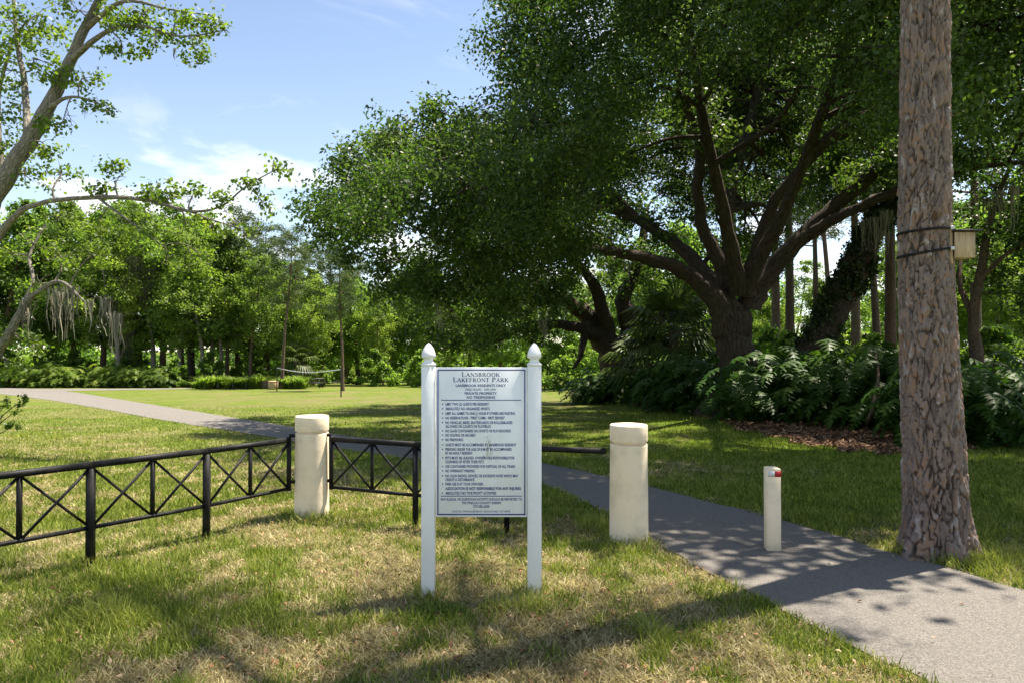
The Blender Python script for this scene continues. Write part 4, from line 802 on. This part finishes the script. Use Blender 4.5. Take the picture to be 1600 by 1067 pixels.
def philo(x, y, sc, nleaf, label, group, rng, FO=FOLI):
    o = thing('philodendron', label, 'shrub', (x, y, float(gh(x, y))), rng.uniform(0, 6.28), group); o.scale = (sc, sc, sc * rng.uniform(.9, 1.15)); f = link('foliage', FO[rng.integers(4)], o); f['kind'] = 'stuff'
    for k in range(nleaf):
        a = -o.rotation_euler[2] - math.pi / 2 + rng.uniform(-1.5, 1.5); lf = link('leaf', LM[rng.integers(1, 6)], o, (rng.normal() * .1, rng.normal() * .1, rng.uniform(-.35, .3)), (rng.uniform(-.2, .2), rng.uniform(-.2, .2), a)); s = rng.uniform(.6, .95); lf.scale = (s, s, s)
rg = np.random.default_rng(41); pts = []
for _ in range(9000):
    k = rg.uniform(3, len(MF) - 1.01); i0 = int(k); t = rg.random() ** 1.5; A = MF[i0] + (MF[i0 + 1] - MF[i0]) * (k - i0); B = MBK[i0]; px0, _py = proj(np.array((A[0], A[1], 0.)))
    back = 4.7 if 1180 < px0 < 1440 else 2.2 if 1090 < px0 <= 1180 else .9
    d = (B - A) / np.linalg.norm((B - A)[:2]); c = A + d * (back + t * 7.5)
    if c[1] > 30 or 800 + c[0] * F / c[1] < 905: continue
    if np.hypot(c[0] - 6.2, c[1] - 18.9) < 1.15: continue
    if all(np.hypot(*(c[:2] - q)) > .70 for q in pts): pts.append(c[:2])
    if len(pts) > 150: break
pts.sort(key=lambda q: q[1])
for k, q in enumerate(pts):
    pxq = 800 + q[0] * F / q[1]; leftpart = pxq < 1010
    philo(q[0], q[1], rg.uniform(1.1, 1.5) * (.78 if pxq < 1060 else 1.0 if pxq < 1440 else .88), 9 if k < 60 else 0, 'dark glossy split leaf philodendron growing in the mulch bed under the oak', 'philodendrons massed in the mulch bed', rg)
for k in range(56):                                           # the sunny hedge across the lawn
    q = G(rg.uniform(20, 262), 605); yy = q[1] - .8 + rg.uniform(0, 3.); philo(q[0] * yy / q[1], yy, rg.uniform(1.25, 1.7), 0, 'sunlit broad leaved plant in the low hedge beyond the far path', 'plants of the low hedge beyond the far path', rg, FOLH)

# tall grass clumps before the wood
V, Fs, T = [], [], []; rg = np.random.default_rng(43)
for k in range(260):
    a, r = rg.uniform(0, 6.28), rg.uniform(0, .25); le = rg.uniform(.1, .8); h_ = rg.uniform(.6, 1.15); b = np.array((math.cos(a) * r, math.sin(a) * r, 0)); dv = np.array((math.cos(a), math.sin(a), 0)); sv = np.array((-math.sin(a), math.cos(a), 0)) * .022
    m_ = b + dv * le * .3 * h_ + np.array((0, 0, h_ * .7)); e = b + dv * le * h_ * .9 + np.array((0, 0, h_ * (1 - .35 * le))); o_ = len(V); V += [b - sv, b + sv, m_ + sv, m_ - sv, e]; Fs += [(o_, o_ + 1, o_ + 2, o_ + 3)]; T.append(rg.random())
Ft = [(f[3], f[2], f[3] + 1) for f in Fs]
TG = mesh_np('grass_clump', V, [Fs, Ft], LIME_LEAF, False, {'tint': ('FACE', T + T)})
for k in range(34):
    px = (305 + 105 * (k + rg.random()) / 22) if k < 22 else (434 + 36 * (k - 22 + rg.random()) / 12); yy = rg.uniform(51, 57); x = (px - 800) * yy / F; o = link('grass_clump', TG, None, (x, yy, gh(x, yy)), (0, 0, rg.uniform(0, 6.28))); s = rg.uniform(.65, 1.5); o.scale = (s * 1.3, s * 1.3, s * .75)
    tag(o, 'clump of tall arching grass along the far edge of the lawn', 'grass clump', 'tall grass clumps along the far lawn edge')

# ------------------------------------------------------------------ bollards
def bollard(px, py, label):
    Y_ = G(px, py)[1] + .155; x = (px - 800) * Y_ / F; t = thing('bollard', label, 'bollard', (x, Y_, float(gh(x, Y_))), 0, 'round cream bollards at the ends of the fence'); r = .157
    MB().lathe([(r * 1.01, -.05), (r * 1.01, .02), (r * 1.005, .3), (r * .985, .60), (r * .975, .775), (r * .970, .787), (r * .955, .794), (r * .84, .796)], 56).obj('shaft', CREAM, t, True)
    MB().lathe([(r * .84, .797), (r * .84, .815)], 56).obj('neck', CREAM, t, True)
    MB().lathe([(r * .84, .8155), (r * .975, .8155), (r * .987, .822), (r * .987, .938), (r * .972, .948), (r * .94, .952), (.0005, .960)], 56).obj('cap', CREAM, t, True)
    return t
BL = bollard(488, 812, 'cream round bollard between the two fence runs, left of the sign')
BR = bollard(982, 850, 'cream round bollard at the path edge right of the sign')
for o in (BL, BR):
    for c in o.children:
        md = c.modifiers.new('edges', 'EDGE_SPLIT'); md.split_angle = math.radians(40)

# ------------------------------------------------------------------ fence
def fence(label, nodes, end_bracket, railonly=None):
    """nodes: (x, y, has_leg) joints along the run; two braced bays between joints"""
    o0 = np.array((nodes[0][0], nodes[0][1], float(gh(nodes[0][0], nodes[0][1])))); t = thing('fence', label, 'fence', o0); zt, zb = .735, .285
    p3 = [np.array((x, y, float(gh(x, y)))) - o0 for x, y, g in nodes]; U = np.array((0, 0, 1.))
    ends = p3 + ([np.array((*railonly, float(gh(*railonly)))) - o0] if railonly else [])
    for a, b in zip(ends[:-1], ends[1:]): MB().bar(a + U * zt, b + U * zt, .045, .043).obj('top_rail', BLACK, t)
    for k, (a, b) in enumerate(zip(p3[:-1], p3[1:])):
        MB().bar(a + U * zb, b + U * zb, .026, .026).obj('bottom_rail', BLACK, t); m_ = (a + b) / 2
        MB().bar(m_ + U * (zb + .014), m_ + U * (zt - .025), .026, .026).obj('upright', BLACK, t)
        for u, v in ((a, m_), (m_, b)):
            d = unit(v - u) * .018; nrm = unit(np.cross(d, U)) * .0075
            MB().bar(u + d + U * (zb + .018) + nrm, v - d + U * (zt - .03) + nrm, .014, .017).obj('brace', BLACK, t); MB().bar(u + d + U * (zt - .03) - nrm, v - d + U * (zb + .018) - nrm, .014, .017).obj('brace', BLACK, t)
    for (x, y, g), p in zip(nodes, p3):
        if g == 1: MB().bar(p - U * .06, p + U * (zt - .026), .046, .046).obj('post', BLACK, t)
        elif g == 0:
            MB().bar(p + U * (zb - .02), p + U * (zt + .03), .034, .034).obj('end_upright', BLACK, t)
            for z in (zb + .02, zt - .0): 
                e = np.array(end_bracket); MB().bar(p + U * (z + .04), p + U * (z + .04) + np.array((e[0], e[1], 0)), .012, .03).obj('bracket', BLACK, t)
    return t
bl_ = np.array(BL.location)
fence('black metal fence run with crossed braces going left from the bollard', [(bl_[0] - .185, bl_[1] - .10, 0), (-2.515, 5.635, 1), (-3.035, 4.93, 1), (-3.56, 4.23, 1), (-4.08, 3.53, 1)], (.05, .02))
fence('black metal fence run with crossed braces behind the sign', [(bl_[0] + .19, bl_[1] - .03, 0), (-.855, 6.06, 1), (-.045, 5.85, 1)], (-.045, .0), (.775, 5.63))

# ------------------------------------------------------------------ sign
YS = 4.36
sg = thing('sign', 'white park rules sign with blue lettering between two pointed posts', 'sign', (-.195, YS, float(gh(-.195, YS)))); s0 = np.array(sg.location)
for px, w in ((669.8, .0825), (834.8, .0875)):
    x = (px - 800) * YS / F - s0[0]; top = CH - (571 - HZ) * YS / F - s0[2]
    po = MB().box((x, 0, top / 2 - .02), (w, w, top + .04), 0, .004).obj('post', VINYL, sg)
    h = w * .5 * math.sqrt(2)
    cp = MB(); cp.lathe([(h * 1.06, top + .0), (h * 1.06, top + .012), (h * .74, top + .020), (h * .62, top + .034), (h * .66, top + .042), (h * .96, top + .052), (h * 1.0, top + .062), (h * .93, top + .082), (h * .70, top + .108), (h * .38, top + .130), (h * .06, top + .143)], 4, (x, 0, 0), math.pi / 4); cp.obj('post_cap', VINYL, po)
def sx(px): return (px - 800) * (YS - .02) / F - s0[0]
def sz(py): return CH - (py - HZ) * (YS - .02) / F - s0[2]
yf = -.0205
bd = MB().box(((sx(681) + sx(823.6)) / 2, -.008, (sz(573.5) + sz(806.5)) / 2), (sx(823.6) - sx(681), .022, sz(573.5) - sz(806.5)), 0, .002).obj('board', BOARD, sg)
yfront = -.019
def rect(mb, a, b, c, d): mb.box(((sx(a) + sx(c)) / 2, yfront - .001, (sz(b) + sz(d)) / 2), (abs(sx(c) - sx(a)), .0016, abs(sz(b) - sz(d)))); return mb
bo = MB(); rect(bo, 683.6, 577, 820.8, 578.6); rect(bo, 683.6, 801.6, 820.8, 803.4); rect(bo, 683.6, 578.6, 685.2, 801.6); rect(bo, 819.2, 578.6, 820.8, 801.6); bo.obj('border', BLUE, bd)
rect(MB(), 689.5, 624, 814, 625.1).obj('rule_line', BLUE, bd); rect(MB(), 689, 773.3, 815.5, 774.4).obj('rule_line', BLUE, bd)
def text_line(s, x0, x1, yc, hpx, bold=0.):
    cu = bpy.data.curves.new('lettering', 'FONT'); cu.body = s; cu.size = 1; cu.resolution_u = 2; cu.offset = bold; cu.align_x = 'LEFT'; cu.fill_mode = 'FRONT'
    ob = bpy.data.objects.new('lettering_source', cu); me_ = ob.to_mesh(); V = np.empty(len(me_.vertices) * 3, np.float32); me_.vertices.foreach_get('co', V); V = V.reshape(-1, 3)
    Fs = [tuple(p.vertices) for p in me_.polygons]; ob.to_mesh_clear(); bpy.data.objects.remove(ob); bpy.data.curves.remove(cu)
    cap = .73; u = (V[:, 0] - V[:, 0].min()) / (V[:, 0].max() - V[:, 0].min()); X_ = sx(x0) + u * (sx(x1) - sx(x0)); hh = hpx * (YS - .02) / F; Z_ = sz(yc) + (V[:, 1] / cap - .5) * hh
    return np.stack((X_, np.full(len(X_), yfront - .0012), Z_), 1), [np.array([f for f in Fs if len(f) == 3]), np.array([f for f in Fs if len(f) == 4])]
LINES = [("LANSBROOK RESIDENTS ONLY", 712.2, 790.3, 601.7, 4.1, .02), ("PARK HOURS - 7AM-10PM", 727.6, 774.8, 607.9, 3.7, 0), ("PRIVATE PROPERTY", 726, 776.3, 613.9, 4.1, .02), ("NO TRESPASSING", 729.3, 773.4, 620, 4.1, .02)]
BUL = [("LIMIT TWO (2) GUESTS PER RESIDENT", 763.9, 630.7, 1), ("ABSOLUTELY NO ORGANIZED SPORTS", 765.3, 637.8, 1), ("LIMIT ALL GAMES TO ONE (1) HOUR IF OTHERS ARE WAITING", 804.7, 645.1, 1), ('NO RESERVATIONS - "FIRST COME - FIRST SERVED"', 788.6, 652.1, 1), ("NO VEHICLES, BIKES, SKATEBOARDS OR ROLLERBLADES", 800.7, 659.4, 1), ("ALLOWED ON COURTS OR PLAYFIELDS", 767, 665.3, 0), ("NO GLASS CONTAINERS ON COURTS OR PLAYGROUNDS", 798, 672.3, 1), ("NO GOLFING OR ARCHERY", 743.6, 679, 1), ("NO FIREWORKS", 724, 686.1, 1), ("GUESTS MUST BE ACCOMPANIED BY LANSBROOK RESIDENT", 806.5, 694, 1), ("PERSONS UNDER THE AGE OF 8 MUST BE ACCOMPANIED", 799.5, 701, 1), ("BY AN ADULT RESIDENT", 738.6, 706.9, 0), ("PETS MUST BE LEASHED. OWNERS ARE RESPONSIBLE FOR", 804, 714.4, 1), ("CLEANING UP AFTER THEIR PETS", 756, 720.4, 0), ("USE CONTAINERS PROVIDED FOR DISPOSAL OF ALL TRASH", 804.5, 727.6, 1), ("NO OVERNIGHT PARKING", 741.5, 734.5, 1), ("NO LOUD RADIOS, DEVICES, OR EXCESSIVE NOISE WHICH MAY", 809.8, 742.3, 1), ("CREATE A DISTURBANCE", 741.5, 748.2, 0), ("PARK USE IS AT YOUR OWN RISK", 755.3, 755, 1), ("ASSOCIATION IS NOT RESPONSIBLE FOR ANY INJURIES", 814, 762, 2), ('ABSOLUTELY NO "FOR PROFIT" ACTIVITIES', 775.4, 769.2, 1)]
for s, x1, yc, b in BUL:
    LINES.append((s, 696.1, x1, yc, 4.4, .03 if b == 2 else .022))
LINES += [("ANY ILLEGAL OR SUSPICIOUS ACTIVITY SHOULD BE REPORTED TO", 688.4, 815.7, 778.7, 4.0, .02), ("THE PINELLAS COUNTY SHERIFF", 721.2, 783, 784.3, 4.0, .02), ("727-582-6200", 739.5, 764.7, 789.8, 4.0, .02), ("CASTLE MANAGEMENT GROUP 866 337 0970", 706.7, 797, 797.7, 3.2, 0)]
for a in LINES:
    mb = MB(); V, Fs = text_line(*a); mb.add(V, [f for f in Fs if len(f)]); mb.obj('lettering', BLUE, bd)
bu = MB()
for s, x1, yc, b in BUL:
    if b == 1:
        a = np.arange(10) * 2 * math.pi / 10; r = 1.05 * (YS - .02) / F; bu.add(np.stack((sx(691.7) + r * np.cos(a), np.full(10, yfront - .0012), sz(yc) + r * np.sin(a)), 1), [[tuple(range(9, -1, -1))]])
bu.obj('bullet_dots', BLUE, bd)
# the two title lines in roman capitals: thick and thin strokes with serifs
def ser(x, y, w=.2): return [((x - w / 2, y), (x + w / 2, y), .06)]
TK, TN = .17, .075
GL = {'L': (.72, [((.16, 0), (.16, 1), TK), ((.05, .03), (.62, .03), .07), ((.60, 0), (.64, .28), .07)] + ser(.16, .97, .34)), 'A': (.86, [((.08, 0), (.42, 1), TN), ((.40, 1), (.76, 0), TK), ((.2, .33), (.62, .33), .07)] + ser(.08, .03, .26) + ser(.76, .03, .32)),
      'N': (.92, [((.15, 0), (.15, 1), TN), ((.15, .98), (.76, .02), TK), ((.76, 0), (.76, 1), TN)] + ser(.15, .03, .28) + ser(.13, .97, .24) + ser(.76, .97, .28)), 'K': (.86, [((.17, 0), (.17, 1), TK), ((.22, .42), (.70, .98), TN), ((.36, .56), (.74, .02), TK)] + ser(.17, .03, .34) + ser(.17, .97, .34) + ser(.70, .97, .26) + ser(.76, .03, .28)),
      'E': (.72, [((.17, 0), (.17, 1), TK), ((.05, .03), (.62, .03), .07), ((.05, .97), (.60, .97), .07), ((.17, .52), (.48, .52), .07), ((.60, 0), (.63, .25), .06), ((.59, 1), (.6, .77), .06), ((.48, .40), (.48, .64), .06)]), 'F': (.68, [((.17, 0), (.17, 1), TK), ((.05, .97), (.60, .97), .07), ((.17, .52), (.46, .52), .07), ((.59, 1), (.6, .75), .06), ((.46, .40), (.46, .64), .06)] + ser(.17, .03, .34)),
      'T': (.76, [((.37, 0), (.37, 1), TK), ((.05, .97), (.69, .97), .07), ((.06, 1), (.05, .75), .06), ((.68, 1), (.69, .75), .06)] + ser(.37, .03, .34))}
def arc(cx_, cy_, rx, ry, a0, a1, n_=12):
    a = np.radians(np.linspace(a0, a1, n_ + 1)); th = lambda t: TN + (TK - TN) * abs(math.cos(t)) ** 1.3
    return [((cx_ + rx * math.cos(u), cy_ + ry * math.sin(u)), (cx_ + rx * math.cos(v), cy_ + ry * math.sin(v)), th((u + v) / 2)) for u, v in zip(a[:-1], a[1:])]
GL['O'] = (.92, arc(.45, .5, .36, .47, 0, 360, 22)); GL['S'] = (.64, arc(.32, .74, .19, .23, 20, 270, 12) + arc(.32, .27, .21, .24, 90, -160, 12) + [((.50, .78), (.51, .97), .05), ((.11, .05), (.12, .24), .05)])
GL['P'] = (.74, [((.17, 0), (.17, 1), TK)] + arc(.34, .73, .27, .24, 90, -90, 10) + [((.1, .97), (.36, .97), .07), ((.17, .49), (.36, .49), .07)] + ser(.17, .03, .34)); GL['R'] = (.86, GL['P'][1] + [((.40, .49), (.74, .02), TK)] + ser(.78, .03, .26)); GL['B'] = (.78, [((.17, 0), (.17, 1), TK)] + arc(.32, .75, .24, .22, 90, -90, 10) + arc(.34, .27, .29, .24, 90, -90, 10) + [((.08, .97), (.34, .97), .07), ((.17, .52), (.36, .52), .07), ((.08, .03), (.36, .03), .07)]); GL[' '] = (.45, [])
def title(s, x0, x1, y0, y1, big):
    mb = MB(); pos = 0; segs = []
    for k, ch in enumerate(s):
        w, st = GL[ch]; sc = 1.0 if (k in big) else .86
        segs += [((pos + a[0] * sc, a[1] * sc), (pos + b[0] * sc, b[1] * sc), t * sc) for a, b, t in st]; pos += (w + .06) * sc
    fx = (sx(x1) - sx(x0)) / pos; fz = sz(y0) - sz(y1)
    for a, b, t in segs:
        p, q = np.array((sx(x0) + a[0] * fx, sz(y1) + a[1] * fz)), np.array((sx(x0) + b[0] * fx, sz(y1) + b[1] * fz)); d = q - p; d = d / (np.linalg.norm(d) + 1e-9); nn = np.array((-d[1], d[0])) * t * .5 * (fx + fz) / 2; e = d * t * .12 * fz
        V = [(v[0], yfront - .0012, v[1]) for v in (p - nn - e, p + nn - e, q + nn + e, q - nn + e)]; mb.add(V, [[(0, 3, 2, 1)]])
    mb.obj('title_lettering', BLUE, bd)
title("LANSBROOK", 721.5, 781.6, 581.0, 588.0, (0,)); title("LAKEFRONT PARK", 708, 795, 589.2, 596.2, (0, 10))
# a greenish smear, screws
sm = MB(); rg = np.random.default_rng(2)
for k in range(60):
    px, py = 764 + rg.normal() * 3.5, 697 + rg.normal() * 11; L = rg.uniform(2, 7); w = rg.uniform(.12, .35); sm.add([(sx(px - w), yfront - .0006, sz(py)), (sx(px + w), yfront - .0006, sz(py)), (sx(px + w), yfront - .0006, sz(py + L)), (sx(px - w), yfront - .0006, sz(py + L))], [[(3, 2, 1, 0)]])
sm.obj('smear', STAIN, bd)
for px in (682.3, 822.3):
    for py in (579, 689, 751, 802): MB().lathe([(.0028, 0), (.002, .0016)], 8).obj('screw', SILVER, bd, False, (sx(px), yfront, sz(py))).rotation_euler = (math.pi / 2, 0, 0)

# ------------------------------------------------------------------ short marker post on the path
mk = thing('marker_post', 'short white square post with a red reflector standing in the path', 'post', tuple(G(1210, 861) + np.array((0, .055, 0))), -.10); hm = .635; wm = .105
MB().box((0, 0, hm / 2 - .02), (wm, wm, hm + .04), 0, .006).obj('shaft', CREAM, mk)
MB().lathe([(wm * .70, hm), (wm * .69, hm + .006), (wm * .30, hm + .016), (.001, hm + .018)], 4, (0, 0, 0), math.pi / 4).obj('cap', CREAM, mk)
MB().box((.028, -wm / 2 - .001, hm - .032), (.046, .004, .044)).obj('reflector', RED, mk)['label'] = 'red reflector'
MB().box((-.021, -wm / 2 - .001, hm - .032), (.050, .004, .044)).obj('reflector', SILVER, mk)['label'] = 'pale reflector'

# ------------------------------------------------------------------ far lawn furniture
a, b = G(433, 611), G(533, 620); nt = thing('volleyball_net', 'slack white volleyball net line strung between two dark posts on the lawn', 'net', a)
zA, zB = a[2] + 1.55, b[2] + 1.42
for p, z in ((a, zA), (b, zB)): MB().tube([p - a, np.array((p[0], p[1], z + .05)) - a], .035, 8).obj('post', DARK, nt)
t = np.linspace(0, 1, 15)[:, None]; q = np.concatenate((a[None, :2] * (1 - t) + b[None, :2] * t, zA * (1 - t) + zB * t - .22 * np.sin(t * math.pi)), 1) - a; tp = MB()
for i0 in range(14): tp.bar(q[i0], q[i0 + 1], .015, .045)
tp.obj('net_tape', NETW, nt)
q2 = q - np.array((0, 0, .55)); cd = MB(); cd.tube(q2, .006, 4)
for i0 in range(0, 15): cd.tube([q[i0], q2[i0]], .004, 3)
cd.obj('net_cords', DARK, nt)
tb = thing('picnic_table', 'dark picnic table on the grass at the edge of the wood', 'table', G(490, 605.5), .1); ht = .74
for k in range(5): MB().box((0, -.32 + k * .16, ht), (1.7, .14, .045)).obj('top_plank', DARK, tb)
for s in (-1, 1):
    MB().box((0, s * .72, .43), (1.7, .26, .045)).obj('bench', DARK, tb)
    lg = MB().bar((s * .6, -.62, 0), (s * .6, -.22, ht - .03), .07, .07).bar((s * .6, .62, 0), (s * .6, .22, ht - .03), .07, .07).box((s * .6 + .055, 0, .38), (.05, 1.5, .08)); lg.obj('leg_frame', DARK, tb)
for px, lab, c in ((427, 'tan lidded bin on the far lawn beside the net post', TAN), (416, 'brown bin half hidden behind the tan bin', BROWN_BARK)):
    bn = thing('bin', lab, 'bin', G(px, 608) if c is TAN else G(px, 607)); MB().lathe([(.30, 0), (.34, .04), (.36, .52), (.34, .55)], 20).obj('body', c, bn, False); MB().lathe([(.37, .55), (.37, .60), (.28, .63), (.02, .64)], 20).obj('lid', c, bn)
for px in (340, 364, 385):
    st = thing('stake', 'short dark stake in the grass along the far lawn edge', 'stake', G(px, 607.5), 0, 'short stakes along the far lawn edge'); MB().box((0, 0, .17), (.09, .09, .40), 0, .01).obj('shaft', DARK, st); MB().box((0, 0, .39), (.13, .13, .04), 0, .01).obj('cap', DARK, st)

# a fallen stick leaning out of the shrub bed
sk = MB().tube(smooth_curve([G(1352, 668), P(1362, 640, 13.6), P(1372, 585, 14.3), P(1366, 540, 14.9)], 5), np.linspace(.055, .018, 16), 8, .15, 3).obj('sapling', BROWN_BARK, None, True)
tag(sk, 'thin bare brown sapling leaning at the front of the shrub bed', 'sapling')
print('TRIS', sum(sum(len(p.vertices) - 2 for p in me.polygons) if len(me.polygons) < 3000 else len(me.loops) - 2 * len(me.polygons) for me in bpy.data.meshes))
